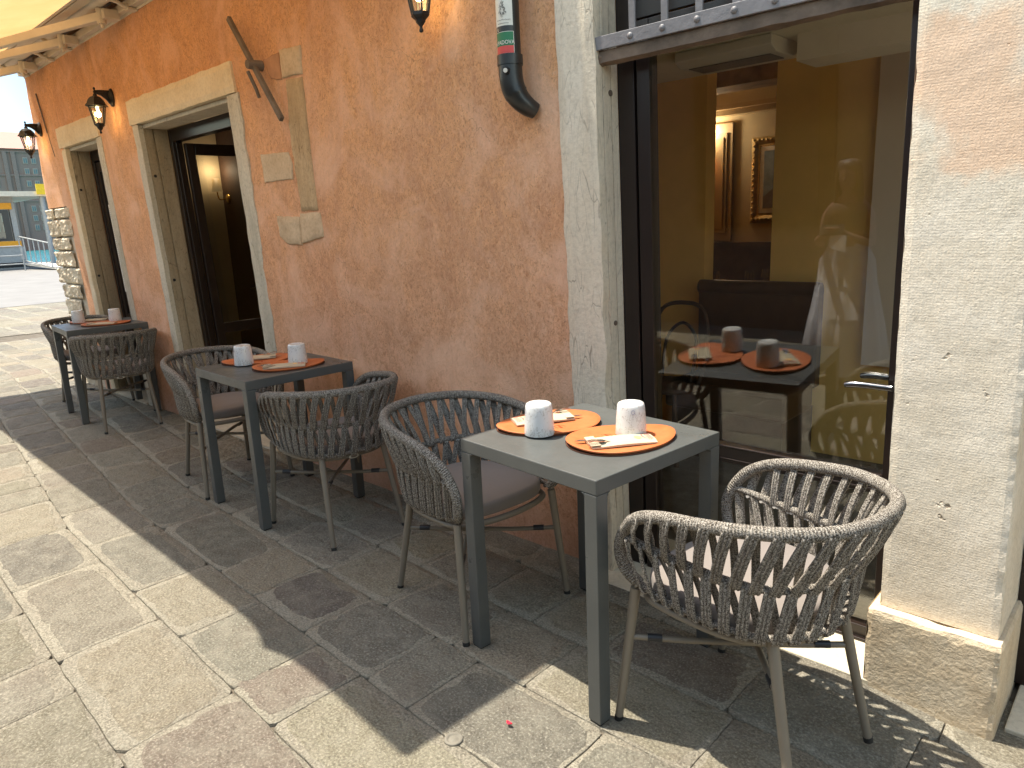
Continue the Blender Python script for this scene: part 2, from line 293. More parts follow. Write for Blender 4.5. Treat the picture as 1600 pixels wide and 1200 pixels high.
# ------------------------------------------------------------------ mesh builder
class MB:
    def __init__(s, lean_=False): s.v = []; s.f = []; s.uv = []; s.mi = []; s.sm = []; s.lean = lean_
    def add(s, vs, fs, uvs=None, m=0, smooth=False):
        o = len(s.v); s.v += [Vector(x) for x in vs]
        for i, f in enumerate(fs):
            s.f.append([o+k for k in f]); s.mi.append(m); s.sm.append(smooth)
            s.uv.append(uvs[i] if uvs else [(0, 0)]*len(f))
    def box(s, x0, x1, y0, y1, z0, z1, m=0):
        vs = [(x, y, z) for z in (z0, z1) for y in (y0, y1) for x in (x0, x1)]
        s.add(vs, [(0,2,3,1),(4,5,7,6),(0,1,5,4),(2,6,7,3),(0,4,6,2),(1,3,7,5)], m=m)
    def obox(s, c, ax, ay, az, m=0):
        """box from a centre and three half-axis vectors"""
        c = Vector(c); ax, ay, az = Vector(ax), Vector(ay), Vector(az)
        vs = [c + i*ax + j*ay + k*az for k in (-1, 1) for j in (-1, 1) for i in (-1, 1)]
        s.add(vs, [(0,2,3,1),(4,5,7,6),(0,1,5,4),(2,6,7,3),(0,4,6,2),(1,3,7,5)], m=m)
    def bar(s, a, b, w, h, up=(0,0,1), m=0):
        a, b = Vector(a), Vector(b); d = (b-a); L = d.length; d.normalize()
        y = Vector(up).cross(d).normalized(); z = d.cross(y)
        s.obox((a+b)/2, d*L/2, y*w/2, z*h/2, m)
    def sweep(s, path, prof, up=None, closed=False, caps=True, smooth=True, m=0, rad=None, us=1.0):
        """prof: list of (a, b) offsets in the local frame"""
        P = [Vector(p) for p in path]; n = len(P); k = len(prof); rings = []; L = 0
        pl = [0]
        for i in range(k): pl.append(pl[-1] + (Vector(prof[(i+1) % k]) - Vector(prof[i])).length)
        nrm = None; lens = []
        for i in range(n):
            if closed: d = P[(i+1) % n] - P[i-1]
            else: d = P[min(i+1, n-1)] - P[max(i-1, 0)]
            d.normalize()
            if up is not None:
                uv_ = Vector(up[i] if isinstance(up, list) else up); nn = (uv_ - d*uv_.dot(d))
                if nn.length < 1e-6: nn = d.orthogonal()
                nrm = nn.normalized()
            else:
                if nrm is None: nrm = d.orthogonal().normalized()
                else: nrm = (nrm - d*nrm.dot(d)).normalized()
            bi = d.cross(nrm); sc = rad[i] if rad else 1
            rings.append([P[i] + bi*a*sc + nrm*b*sc for a, b in prof])
            if i: L += (P[i]-P[i-1]).length
            lens.append(L)
        vs = [v for r in rings for v in r]; fs = []; uvs = []
        cnt = n if closed else n-1
        for i in range(cnt):
            j = (i+1) % n; vb = lens[j] if j else lens[-1] + (P[0]-P[-1]).length
            for q in range(k):
                q2 = (q+1) % k
                fs.append((i*k+q, i*k+q2, j*k+q2, j*k+q)); uvs.append([(pl[q], lens[i]), (pl[q+1], lens[i]), (pl[q+1], vb), (pl[q], vb)])
        s.add(vs, fs, uvs, m, smooth)
        if caps and not closed:
            s.add(rings[0], [tuple(range(k))[::-1]], m=m); s.add(rings[-1], [tuple(range(k))], m=m)
    def tube(s, path, r, seg=10, closed=False, m=0, rad=None, caps=True, up=None):
        s.sweep(path, [(r*math.cos(2*math.pi*i/seg), r*math.sin(2*math.pi*i/seg)) for i in range(seg)], up, closed, caps, True, m, rad)
    def lathe(s, prof, c=(0,0,0), seg=24, m=0, smooth=True, rot=0, axis=None):
        """prof: (r, z) pairs"""
        c = Vector(c); rows = []
        for r, z in prof:
            rows.append([c + Vector((r*math.cos(rot+2*math.pi*i/seg), r*math.sin(rot+2*math.pi*i/seg), z)) for i in range(seg)])
        vs = [v for r in rows for v in r]; fs = []
        for a in range(len(prof)-1):
            for i in range(seg):
                j = (i+1) % seg; fs.append((a*seg+i, a*seg+j, (a+1)*seg+j, (a+1)*seg+i))
        s.add(vs, fs, m=m, smooth=smooth)
        if prof[0][0] > 1e-4: s.add(rows[0], [tuple(range(seg))[::-1]], m=m)
        if prof[-1][0] > 1e-4: s.add(rows[-1], [tuple(range(seg))], m=m)
    def prism(s, pts, a, b, fn, m=0):
        """outline pts extruded from a to b; fn(p, t) gives the 3D point"""
        n = len(pts); vs = [fn(p, a) for p in pts] + [fn(p, b) for p in pts]
        s.add(vs, [tuple(range(n))[::-1], tuple(range(n, 2*n))] + [(i, (i+1) % n, n+(i+1) % n, n+i) for i in range(n)], m=m)
    def build(s, name, mats, parent=None, bevel=0, origin=None, bseg=2, weld=False, autos=None):
        me = D.meshes.new(name); vs = [lean(v) if s.lean else v for v in s.v]
        o = D.objects.new(name, me); COL.objects.link(o)
        off = Vector(origin) if origin is not None else Vector((0, 0, 0))
        me.from_pydata([v - off for v in vs], [], s.f)
        if not isinstance(mats, (list, tuple)): mats = [mats]
        for x in mats: me.materials.append(MT[x])
        for p, mi, sm in zip(me.polygons, s.mi, s.sm): p.material_index = mi; p.use_smooth = sm
        ul = me.uv_layers.new(name='UVMap'); i = 0
        for u in s.uv:
            for q in u: ul.data[i].uv = q; i += 1
        bm = bmesh.new(); bm.from_mesh(me)
        if weld: bmesh.ops.remove_doubles(bm, verts=bm.verts, dist=1e-5)
        bmesh.ops.recalc_face_normals(bm, faces=bm.faces); bm.to_mesh(me); bm.free()
        o.location = off
        if parent is not None:
            o.parent = parent; o.location = off - wloc(parent)
        if bevel:
            md = o.modifiers.new('Bevel', 'BEVEL'); md.width = bevel; md.segments = bseg; md.limit_method = 'ANGLE'; md.angle_limit = R(40)
        return o
def wloc(o):
    v = Vector(o.location)
    while o.parent: o = o.parent; v += o.location
    return v
def tag(o, label=None, cat=None, group=None, kind=None):
    if label: o['label'] = label
    if cat: o['category'] = cat
    if group: o['group'] = group
    if kind: o['kind'] = kind
    return o
def empty(name, loc=(0,0,0), rz=0):
    o = D.objects.new(name, None); COL.objects.link(o); o.location = loc; o.rotation_euler = (0, 0, rz); o.empty_display_size = .1; return o
def kids(o): return [c for c in D.objects if c.parent == o]
def copy_tree(o, parent=None):
    c = o.copy(); COL.objects.link(c); c.parent = parent
    for ch in kids(o): copy_tree(ch, c)
    return c
def cr(pts, n=6, closed=False):
    P = [Vector(p) for p in pts]; out = []; m = len(P)
    for i in range(m if closed else m-1):
        p0 = P[(i-1) % m] if closed or i > 0 else P[0]*2-P[1]; p1 = P[i]; p2 = P[(i+1) % m]
        p3 = P[(i+2) % m] if closed or i+2 < m else P[-1]*2-P[-2]
        for k in range(n):
            t = k/n; out.append(.5*((2*p1)+(-p0+p2)*t+(2*p0-5*p1+4*p2-p3)*t*t+(-p0+3*p1-3*p2+p3)*t**3))
    if not closed: out.append(P[-1])
    return out
def resample(P, n):
    L = [0]
    for a, b in zip(P, P[1:]): L.append(L[-1]+(b-a).length)
    out = []; j = 0
    for i in range(n):
        t = L[-1]*i/(n-1)
        while j < len(L)-2 and L[j+1] < t: j += 1
        q = (t-L[j])/max(1e-9, L[j+1]-L[j]); out.append(P[j].lerp(P[j+1], q))
    return out
def rnd(a, b): return random.uniform(a, b)

# ================================================================== THE SETTING
# mortar bed: one sheet reaching far out
def gh(x, y):
    """the ground dips a few centimetres at the right-hand pillar"""
    t = min(1, max(0, (x+.75)/.55)); return -.045*t*t*(3-2*t) - min(.08, .06*max(0, -1.6-y))
g = MB()
xs = [-60, -30, -20, -14, -11] + [-9+.25*i for i in range(45)] + [4, 10, 30]; ys = [-12, -8, -6, -4.5, -3.5, -3, -2.75, -2.5] + [-2.25+.25*i for i in range(14)] + [2, 3, 6, 10, 15]
vs = [(x, y, gh(x, y) - .013) for y in ys for x in xs]; n = len(xs)
g.add(vs, [(j*n+i, j*n+i+1, (j+1)*n+i+1, (j+1)*n+i) for j in range(len(ys)-1) for i in range(n-1)])
tag(g.build('ground', 'mortar'), kind='structure')
def drift(x):
    if x > -1.5: return 0
    a = min(-x-1.5, 2.5)*.035; b = max(0, -x-4.0)*.115
    return a + min(b, .62)
rows = [-6.3, -5.75, -5.3, -4.75, -4.3, -3.85, -3.4, -2.98, -2.55, -2.14, -1.77, -1.42, -1.10, -.79, -.50, -.20, .14, .5, .9, 1.4]
fixed = {10: [-4.55, -4.02, -3.45, -2.72, -2.06, -1.52, -1.0], 11: [-4.75, -4.2, -3.68, -3.02, -2.52, -2.08, -1.82, -1.2, -.65],
         12: [-5.3, -4.85, -4.4, -3.95, -3.6, -2.92, -2.59, -2.20, -1.79, -1.57, -1.05, -.6], 13: [-4.6, -4.1, -3.5, -3.0, -2.55, -2.11, -1.71, -1.37, -.8, -.35]}
cols = [(.27,.24,.175), (.285,.25,.185), (.235,.21,.165), (.25,.228,.178), (.21,.195,.155), (.30,.26,.185), (.195,.18,.145), (.24,.222,.175)]
red = [(.215,.178,.143), (.265,.215,.16), (.175,.15,.128)]
def slab_set(name, rows, xr, fixed, far=False):
    vs = []; fs = []; cl = []
    for ri in range(len(rows)-1):
        f = list(fixed.get(ri, [])); c0 = min(f) if f else None; c1 = max(f) if f else None
        js = list(f); x = c0 if f else xr[1]
        while x > xr[0]: x -= rnd(.24, .52) if not far else rnd(.4, .9); js.append(x)
        if f:
            x = c1
            while x < xr[1]: x += rnd(.26, .52); js.append(x)
        js.sort()
        for xa, xb in zip(js, js[1:]):
            ya, yb = rows[ri], rows[ri+1]
            if (yb > .3) and xb > -8.4: continue
            rc = random.random(); base = random.choice(red) if rc < .15 else random.choice(cols)
            k = rnd(.80, 1.05); base = tuple(c*k*rnd(.98, 1.02) for c in base)
            jw = [rnd(.003, .030)*(1 if random.random() < .7 else 1.5) for _ in range(4)]
            x0, x1, y0, y1 = xa+jw[0], xb-jw[1], ya+jw[2], yb-jw[3]
            if random.random() < .5: (y1, y0) = (y1-rnd(0, .03), y0+rnd(0, .03))
            sk_ = rnd(-.02, .02); sh = rnd(-.02, .02); rad = rnd(.02, .055); out = []
            seed = rnd(0, 100); W, H = x1-x0, y1-y0
            if W < .06 or H < .06: continue
            N_ = 48
            for i in range(N_):
                k8 = i*8/N_; a = math.atan2(*(lambda e_, t_: {0: (t_, 1), 1: (1, 1-t_), 2: (1, -t_), 3: (1-t_, -1), 4: (-t_, -1), 5: (-1, -1+t_), 6: (-1, t_), 7: (-1+t_, 1)}[e_])(int(k8), k8-int(k8))); ca, sa = math.cos(a), math.sin(a)
                p = 12 if rad < .035 else 6.5
                q = (abs(ca)**p + abs(sa)**p)**(-1/p)
                ux, uy = q*ca, q*sa
                wob = noise.noise(Vector((ux*2.2+seed, uy*2.2, seed)))*.022 + noise.noise(Vector((ux*7+seed, uy*7, 3)))*.014 + noise.noise(Vector((ux*18+seed, uy*18, 9)))*.005
                px = (x0+x1)/2 + ux*(W/2 - max(-.004, wob)*(1 if abs(ux) > .9 else .6)) + uy*sk_
                py = (y0+y1)/2 + uy*(H/2 - max(-.004, wob)) + ux*sh*.4
                out.append((px, py))
            top = rnd(-.0015, .0015); tilt = (rnd(-.003, .003), rnd(-.003, .003)); cx, cy = (x0+x1)/2, (y0+y1)/2
            # the mortar collar that fills the course up to a thin dark crack
            gx, gy = rnd(.0006, .0022), rnd(.0006, .0026); cell = []
            for i in range(N_):
                a = 2*math.pi*(i+.5)/N_; dx, dy = (out[i][0]-cx), (out[i][1]-cy); rx = (xb-gx-cx) if dx > 0 else (cx-xa-gx); ry = (yb-gy-cy) if dy > 0 else (cy-ya-gy)
                q = 1/max(abs(dx)/max(rx, .01), abs(dy)/max(ry, .01)); px, py = cx+dx*q, cy+dy*q
                wb = .0035*noise.noise(Vector((px*9, py*9, 2)))
                cell.append((px+wb, py+wb))
            mc = rnd(.86, 1.06); mort = (.37*mc, .335*mc, .262*mc)
            rings = [(cell, 1.0, -.016), (cell, 1.0, -.0035), (cell, .996, -.0022), (out, 1.004, -.0020), (out, .994, -.0004), (out, .965, .0), (out, .6, .0)]
            o = len(vs)
            for rg_, sc, dz in rings:
                for (px, py) in rg_:
                    qx, qy = cx+(px-cx)*sc, cy+(py-cy)*sc
                    e = noise.noise(Vector((qx*6, qy*6, 1)))*.0025
                    yy = qy + drift(qx)
                    if qx > -8.4 and yy > .17: yy = .17
                    vs.append((qx, yy, gh(qx, yy) + (top if rg_ is out else 0) + dz + ((tilt[0]*(qx-cx) + tilt[1]*(qy-cy)) if rg_ is out else 0) + e + .001))
            vs.append((cx, min(cy+drift(cx), .17) if cx > -8.4 else cy+drift(cx), gh(cx, cy)+top+.001+noise.noise(Vector((cx*6, cy*6, 1)))*.0025))
            nr = len(rings)
            for r_ in range(nr-1):
                for i in range(N_):
                    j = (i+1) % N_; fs.append((o+r_*N_+i, o+r_*N_+j, o+(r_+1)*N_+j, o+(r_+1)*N_+i)); cl.append(mort if r_ < 3 else base)
            for i in range(N_): fs.append((o+(nr-1)*N_+i, o+(nr-1)*N_+(i+1) % N_, o+nr*N_)); cl.append(base)
    me = D.meshes.new(name); me.from_pydata(vs, [], fs); me.materials.append(MT['pave'])
    ca = me.color_attributes.new('stone', 'FLOAT_COLOR', 'CORNER'); i = 0
    for p, c in zip(me.polygons, cl):
        p.use_smooth = True
        for _ in p.loop_indices: ca.data[i].color = (*c, 1); i += 1
    o = D.objects.new(name, me); COL.objects.link(o); tag(o, kind='structure'); return o
slab_set('pavement', rows, (-12.5, 2.2), fixed)
slab_set('paved_quay', [-7+.5*i for i in range(30)], (-32, -12.6), {}, True)
# ------------------------------------------------------------------ the restaurant building
bld = empty('restaurant_building', (-4, .3, 0))
tag(bld, 'orange stuccoed restaurant building with pale stone door surrounds', 'building')
ZT = 3.9
holes = [(-7.32, -6.48, -1, 2.24), (-5.64, -4.22, -1, 2.24), (-1.60, 3.2, -1, 3.4)]
def in_hole(x, z): return any(a < x < b and c < z < d for a, b, c, d in holes)
def grid(br, a, b, st):
    q = sorted(set([round(v, 4) for v in br] + [round(a+(b-a)*i/int((b-a)/st), 4) for i in range(int((b-a)/st)+1)]))
    out = [q[0]]
    for v in q[1:]:
        if v-out[-1] < .008 and v not in br: continue
        out.append(v)
    return out
XS = grid([-7.32, -6.48, -5.64, -4.22, -1.60, -8.2], -8.2, 3.2, .05); ZS = grid([2.24, 3.4, -.08], -.08, ZT, .05)
w = MB(True); idx = {}; vs = []; fs = []
def wy(x, z):
    return .010*noise.noise(Vector((x*1.1, 0, z*1.1))) + .004*noise.noise(Vector((x*5, 3, z*5))) + .0015*noise.noise(Vector((x*19, 7, z*19)))
def vid(i, j):
    if (i, j) not in idx:
        x, z = XS[i], ZS[j]; xx = x
        if x <= -8.0: xx = x + max(0, min(1, (-x-8)/.2))*max(0, (z-1.9)*.20)
        idx[(i, j)] = len(vs); vs.append((xx, wy(x, z) if x > -8.19 else wy(x, z)+.04, z))
    return idx[(i, j)]
for i in range(len(XS)-1):
    for j in range(len(ZS)-1):
        if in_hole((XS[i]+XS[i+1])/2, (ZS[j]+ZS[j+1])/2): continue
        if XS[i] < -7.62 and ZS[j] < 1.72 and XS[i] < -7.5: continue
        fs.append((vid(i, j), vid(i+1, j), vid(i+1, j+1), vid(i, j+1)))
w.add(vs, fs, smooth=True)
w.build('stucco_wall', 'stucco', bld)
# core behind the plaster, corner return
w = MB(True)
for a, b in ((-8.16, -7.32), (-6.48, -5.64), (-4.22, -1.60)): w.box(a, b, .03, .20, -.08, 2.24)
w.box(-8.0, 3.2, .03, .20, 3.4, ZT); w.box(-8.0, -1.60, .03, .20, 2.24, 3.4)
w.box(-8.16, -8.0, .03, 6, -.08, 2.24); w.box(-8.0, -7.95, .2, 6, 2.24, ZT)
w.build('wall_core', 'stucco', bld)
# quoins at the corner
q = MB(True); z = -.05; k = 0
while z < 1.72:
    h = rnd(.125, .175) if z < 1.55 else 1.73-z
    xe = -7.62 + rnd(-.10, .06) - (.10 if z < .8 else 0) + (.10 if z > 1.45 else 0)
    xsn = [-8.25 + rnd(-.02, .02)]
    while xsn[-1] < xe-.25: xsn.append(xsn[-1]+rnd(.22, .36))
    xsn[-1] = xe
    if len(xsn) < 2: xsn = [-8.25, xe]
    for a, b in zip(xsn, xsn[1:]):
        # a rough block: subdivided, pushed about
        nx, nz = 16, 9; V = []; F = []
        d = rnd(.010, .028)
        for jz in range(nz+1):
            for ix in range(nx+1):
                u, v_ = ix/nx, jz/nz; ed = min(u, 1-u, v_, 1-v_)
                X = a+.008+(b-a-.016)*u; Z = z+.007+(h-.014)*v_
                yy = -d*min(1, ed*16+.25) + noise.noise(Vector((X*14, k, Z*14)))*.016 + noise.noise(Vector((X*38, k, Z*38)))*.010
                V.append((X + .006*noise.noise(Vector((X*9, 5, Z*9))), yy+.008, Z + .006*noise.noise(Vector((X*9, 8, Z*9)))))
        for jz in range(nz):
            for ix in range(nx): F.append((jz*(nx+1)+ix, jz*(nx+1)+ix+1, (jz+1)*(nx+1)+ix+1, (jz+1)*(nx+1)+ix))
        q.add(V, F, smooth=False); q.box(a+.01, b-.01, .025, .12, z+.01, z+h-.01); k += 1
    z += h
q.build('corner_quoins', 'rough_stone', bld)
mb = MB(True); mb.box(-8.2, -7.44, .022, .028, -.05, 1.76); mb.build('quoin_mortar', 'cracked_stone', bld)
# stone-work helper: a bar with wandering edges
def stone(x0, x1, z0, z1, y0, y1, seed, e=.004, mbx=None, eL=None, eR=None, bev=.006):
    m_ = mbx or MB(True); nx = max(2, int((x1-x0)/.03)); nz = max(2, int((z1-z0)/.03)); V = []; F = []
    for j in range(nz+1):
        for i in range(nx+1):
            u, v_ = i/nx, j/nz; x = x0+(x1-x0)*u; z = z0+(z1-z0)*v_
            if i == 0: x += (eL or e)*noise.noise(Vector((seed, z*9, 1)))*2
            if i == nx: x += (eR or e)*noise.noise(Vector((seed, z*7, 5)))*2 + (eR or 0)*.5*noise.noise(Vector((seed, z*25, 5)))
            if j == 0 or j == nz: z += e*noise.noise(Vector((x*9, seed, j)))*2
            y = y0 + .003*noise.noise(Vector((x*8, seed, z*8))) + (bev if (i in (0, nx) or j in (0, nz)) else 0)
            V.append((x, y, z))
    for j in range(nz):
        for i in range(nx): F.append((j*(nx+1)+i, j*(nx+1)+i+1, (j+1)*(nx+1)+i+1, (j+1)*(nx+1)+i))
    loop = [i for i in range(nx+1)] + [j*(nx+1)+nx for j in range(1, nz+1)] + [nz*(nx+1)+i for i in range(nx-1, -1, -1)] + [j*(nx+1) for j in range(nz-1, 0, -1)]
    o = len(V)
    for l in loop: V.append((V[l][0], y1, V[l][2]))
    for a in range(len(loop)):
        b = (a+1) % len(loop); F.append((loop[b], loop[a], o+a, o+b))
    m_.add(V, F, smooth=False); return m_
def surround(name, xl0, xl1, xr0, xr1, xo0, xo1, seed, worn):
    s_ = stone(xo0, xo1, 2.218, 2.385, -.016, .03, seed, .004).build(name, 'cream_stone', bld)
    stone(xl0, xl1, -.03, 2.214, -.010, .03, seed+1, .004).build('jamb', 'worn_stone' if worn else 'cream_stone', s_)
    stone(xr0, xr1, -.03, 2.214, -.010, .03, seed+2, .004, eR=.018 if worn else .004).build('jamb', 'worn_stone', s_)
    return s_
s2 = surround('door_surround', -5.715, -5.617, -4.238, -4.10, -5.745, -4.125, 11, True)
s1 = surround('door_surround', -7.40, -7.29, -6.50, -6.385, -7.42, -6.40, 21, False)
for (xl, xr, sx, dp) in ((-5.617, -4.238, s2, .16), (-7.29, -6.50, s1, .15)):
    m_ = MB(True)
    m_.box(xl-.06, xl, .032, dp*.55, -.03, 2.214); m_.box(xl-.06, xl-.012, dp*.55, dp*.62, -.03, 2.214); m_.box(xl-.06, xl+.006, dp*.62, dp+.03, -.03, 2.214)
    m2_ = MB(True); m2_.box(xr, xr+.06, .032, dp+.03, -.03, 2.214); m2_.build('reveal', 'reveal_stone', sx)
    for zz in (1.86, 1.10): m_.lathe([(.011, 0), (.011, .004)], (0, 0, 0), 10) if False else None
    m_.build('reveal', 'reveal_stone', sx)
    for zz in (1.86, 1.10):
        m_ = MB(True)
        c = Vector((xl+.0015, .055, zz)); V = [c + Vector((0, .011*math.cos(a), .011*math.sin(a))) for a in [i*math.pi/5 for i in range(10)]]
        V += [v + Vector((.003, 0, 0)) for v in V]; m_.add(V, [tuple(range(10)), tuple(range(10, 20))] + [(i, (i+1) % 10, 10+(i+1) % 10, 10+i) for i in range(10)])
        m_.build('hinge_hole', 'black_iron', sx)
    m_ = MB(True); m_.box(xl, xr, .032, dp+.03, 2.190, 2.216); m_.build('soffit', 'cracked_stone', sx)
    m_ = MB(True); m_.box(xl, xr, -.02, .5, -.02, .012); m_.build('sill', 'threshold', sx)
def leaf(name, hinge, dirv, width, z0, z1, parent, rail=.70, glass='thin_glass'):
    """a framed glass leaf running from the hinge point along dirv"""
    d = Vector(dirv).normalized(); nrm = Vector((-d.y, d.x, 0)); h = Vector(hinge); t = .022
    def seg(a, b, za, zb, th=t):
        c = h + d*(a+b)/2; c.z = (za+zb)/2; m_.obox(c, d*(b-a)/2, nrm*th, Vector((0, 0, (zb-za)/2)))
    m_ = MB(True); s_ = .065
    seg(0, s_, z0, z1); seg(width-s_, width, z0, z1); seg(s_, width-s_, z1-.08, z1); seg(s_, width-s_, z0, z0+.14); seg(s_, width-s_, rail-.04, rail+.04)
    o = m_.build(name, 'dark_frame', parent, bevel=.004)
    m_ = MB(True); seg(s_, width-s_, z0+.14, rail-.04, .003); seg(s_, width-s_, rail+.04, z1-.08, .003); m_.build('glass_pane', glass, o)
    m_ = MB(True); c = h + d*(width-.04) + nrm*.03
    m_.tube([c+Vector((0, 0, .98)), c+nrm*.03+Vector((0, 0, .98)), c+nrm*.03-d*.10+Vector((0, 0, .98))], .009, 8)
    m_.obox(c-nrm*.005+Vector((0, 0, .98)), d*.018, nrm*.004, Vector((0, 0, .09))); m_.build('handle', 'chrome_dark', o)
    return o
# frames of the two far doors
for (xl, xr, y) in ((-5.61, -4.245, .195), (-7.284, -6.506, .185)):
    m_ = MB(True); m_.box(xl, xl+.05, y, y+.07, .012, 2.188); m_.box(xr-.05, xr, y, y+.07, .012, 2.188); m_.box(xl+.05, xr-.05, y, y+.07, 2.10, 2.188)
    m_.box(xl+.05, xl+.065, y+.02, y+.07, .012, 2.10)
    m_.build('door_frame', 'dark_frame', bld, bevel=.004)
leaf('door_leaf', (-5.535, .27, 0), (.06, 1, 0), .50, .02, 2.09, bld)
leaf('door_leaf', (-4.32, .27, 0), (-.06, 1, 0), .50, .02, 2.09, bld)
lf = leaf('door_leaf', (-7.232, .215, 0), (1, 0, 0), .338, .02, 2.09, bld, glass='glass_dark'); leaf('door_leaf', (-6.889, .215, 0), (1, 0, 0), .328, .02, 2.09, bld, glass='glass_dark')
# small brown door stay on the second leaf
m_ = MB(True); m_.box(-5.55, -5.52, .31, .33, 1.18, 1.34); m_.build('lock_plate', 'steel', bld)
# main door: cracked stone jamb, dark frame, glazed leaf
st = stone(-1.745, -1.578, -.05, 3.3, -.014, .03, 31, .006); o = st.build('stone_jamb', 'cracked_stone', bld)
m_ = MB(True)
m_.box(-1.64, -1.575, .032, .075, -.05, 3.3); m_.box(-1.64, -1.581, .075, .080, -.05, 3.3); m_.box(-1.64, -1.575, .080, .119, -.05, 3.3)
m_.build('reveal', 'cracked_stone', o)
for yy, zz, rr_ in ((.072, 1.855, .011), (.06, 1.03, .010)):
    m_ = MB(True); V = [Vector((-1.5742, yy+rr_*math.cos(a), zz+rr_*math.sin(a))) for a in [i*math.pi/5 for i in range(10)]]; V += [v+Vector((.003, 0, 0)) for v in V]
    m_.add(V, [tuple(range(10)), tuple(range(10, 20))] + [(i, (i+1) % 10, 10+(i+1) % 10, 10+i) for i in range(10)])
    m_.build('iron_stub', 'rust', o)
m_ = MB(True)
m_.box(-1.575, -1.505, .12, .26, .0, 3.2); m_.box(-1.505, -1.495, .15, .26, 0, 3.2)
m_.box(-.556, -.54, .12, .26, -.05, 3.2); m_.box(-1.505, -.556, .12, .26, 3.05, 3.2); m_.box(-1.505, -.556, .135, .26, 2.09, 2.15)
m_.build('door_frame', 'dark_frame', bld, bevel=.003)
m_ = MB(True); X0, X1 = -1.492, -.560
m_.box(X0, X0+.052, .115, .16, -.01, 2.08); m_.box(X1-.060, X1, .115, .16, -.04, 2.08); m_.box(X0+.052, X1-.060, .115, .16, 2.02, 2.08)
m_.box(X0+.052, X1-.060, .115, .16, .535, .60); m_.box(X0+.052, X1-.060, .108, .115, .595, .603); m_.box(X0+.052, X1-.060, .110, .115, .548, .554)
m_.box(X0+.052, X1-.060, .115, .16, -.03, .055); m_.box(X0+.052, X1-.060, .100, .115, -.035, .015)
dl = m_.build('door_leaf', 'dark_frame', bld, bevel=.0025)
m_ = MB(True)
for za, zb in ((.60, 2.02), (.055, .535)):      # the panes sit a hair out of plumb in the old leaf
    m_.prism([(.137-.009*za, za), (.143-.009*za, za), (.143-.009*zb, zb), (.137-.009*zb, zb)], X0+.052, X1-.060, lambda p, t: Vector((t, p[0], p[1])))
m_.build('glass_pane', 'door_glass', dl)
m_ = MB(True); m_.box(-1.495, -.60, .20, .206, 2.15, 3.05); m_.build('fanlight_pane', 'door_glass', bld)
m_ = MB(True); yy = .115
for sg in (1, -1):
    yb = yy if sg > 0 else .16
    m_.tube([(X1-.035, yb, .895), (X1-.035, yb-.045*sg, .895)], .010, 12)
    m_.tube(cr([(X1-.035, yb-.045*sg, .895), (X1-.07, yb-.047*sg, .896), (X1-.13, yb-.05*sg, .897), (X1-.168, yb-.052*sg, .892)], 4), .0095, 12, rad=[1.1]+[1]*11+[.8])
    m_.box(X1-.032, X1-.008, min(yb, yb-.004*sg), max(yb, yb-.004*sg), .80, .96)
m_.build('handle', 'chrome_dark', dl)
# threshold and right-hand pillar
m_ = MB(True); m_.box(-1.60, -.56, -.10, .40, -.05, .004); m_.build('threshold', 'threshold', bld, bevel=.003)
m_ = MB(True); m_.box(-.22, 2, -.03, 1.5, -.08, -.03); m_.build('threshold', 'threshold', bld, bevel=.004)
def rough_box(x0, x1, y0, y1, z0, z1, seed, chip, step=.02, top=0):
    """front and right faces subdivided with chipped arrises"""
    m_ = MB(True); nx = int((x1-x0)/step); nz = int((z1-z0)/step); ny = max(3, int((y1-y0)/step))
    V = []; F = []
    cols_ = [(x0+(x1-x0)*i/nx, y0, 0) for i in range(nx+1)] + [(x1, y0+(y1-y0)*i/ny, 1) for i in range(1, ny+1)]
    for j in range(nz+1):
        z = z0+(z1-z0)*j/nz
        for i, (x, y, sd) in enumerate(cols_):
            X, Y = x, y
            n1 = noise.noise(Vector((x*5, y*5+seed, z*5))); n2 = noise.noise(Vector((x*22, y*22+seed, z*22)))
            dd = .0014*n1 + .0008*n2
            if sd == 0: Y += dd
            else: X += dd
            if i == nx or abs(i-nx) == 1 and chip:
                c = max(0, noise.noise(Vector((seed, 1, z*11))))*chip + max(0, noise.noise(Vector((seed, 4, z*33))))*chip*.5
                if i == nx: X -= c*.7+.003; Y += c*.7+.003
                elif i < nx: Y += c*.25
                else: X -= c*.25
            if i == 0: X += max(0, noise.noise(Vector((seed, 9, z*14))))*chip*.6; Y += .003
            Z = z
            if j == nz: Z -= max(0, noise.noise(Vector((x*13, seed, y*13))))*top; Y += .006 if sd == 0 else 0; X -= .006 if sd else 0
            if j == nz-1 and top: Y += max(0, noise.noise(Vector((x*16, seed+3, 2))))*.006
            V.append((X, Y, Z))
    nc = len(cols_)
    for j in range(nz):
        for i in range(nc-1): F.append((j*nc+i, j*nc+i+1, (j+1)*nc+i+1, (j+1)*nc+i))
    o = len(V)
    # left side, back and caps
    V += [(x0, y1, z0), (x0, y1, z1), (x0, y0+.003, z0), (x0, y0+.003, z1)]
    F.append((o+2, o, o+1, o+3)); F.append((nc-1, o, o+1, nz*nc+nc-1)) 
    F.append(tuple([nz*nc+i for i in range(nc)] + [o+1])); F.append(tuple([i for i in range(nc-1, -1, -1)] + [o]))
    m_.add(V, F, smooth=False); 
    lf_ = [(j*nc) for j in range(nz+1)]
    m_.add([V[k_] for k_ in lf_] + [(x0, y1, V[k_][2]) for k_ in lf_], [(i, i+1, nz+2+i, nz+1+i) for i in range(nz)])
    return m_
pm_ = rough_box(-.555, -.252, -.068, .30, .252, 3.9, 5, .012); pm_.lean = False      # the pillar stands plumb, tapering a little
for v in pm_.v: v.x -= .0116*(v.z-.28)
pl = pm_.build('pillar', 'pillar_stone', bld)
rough_box(-.578, -.236, -.100, .30, -.07, .250, 9, .016, .015, .012).build('plinth', 'plinth_stone', pl)
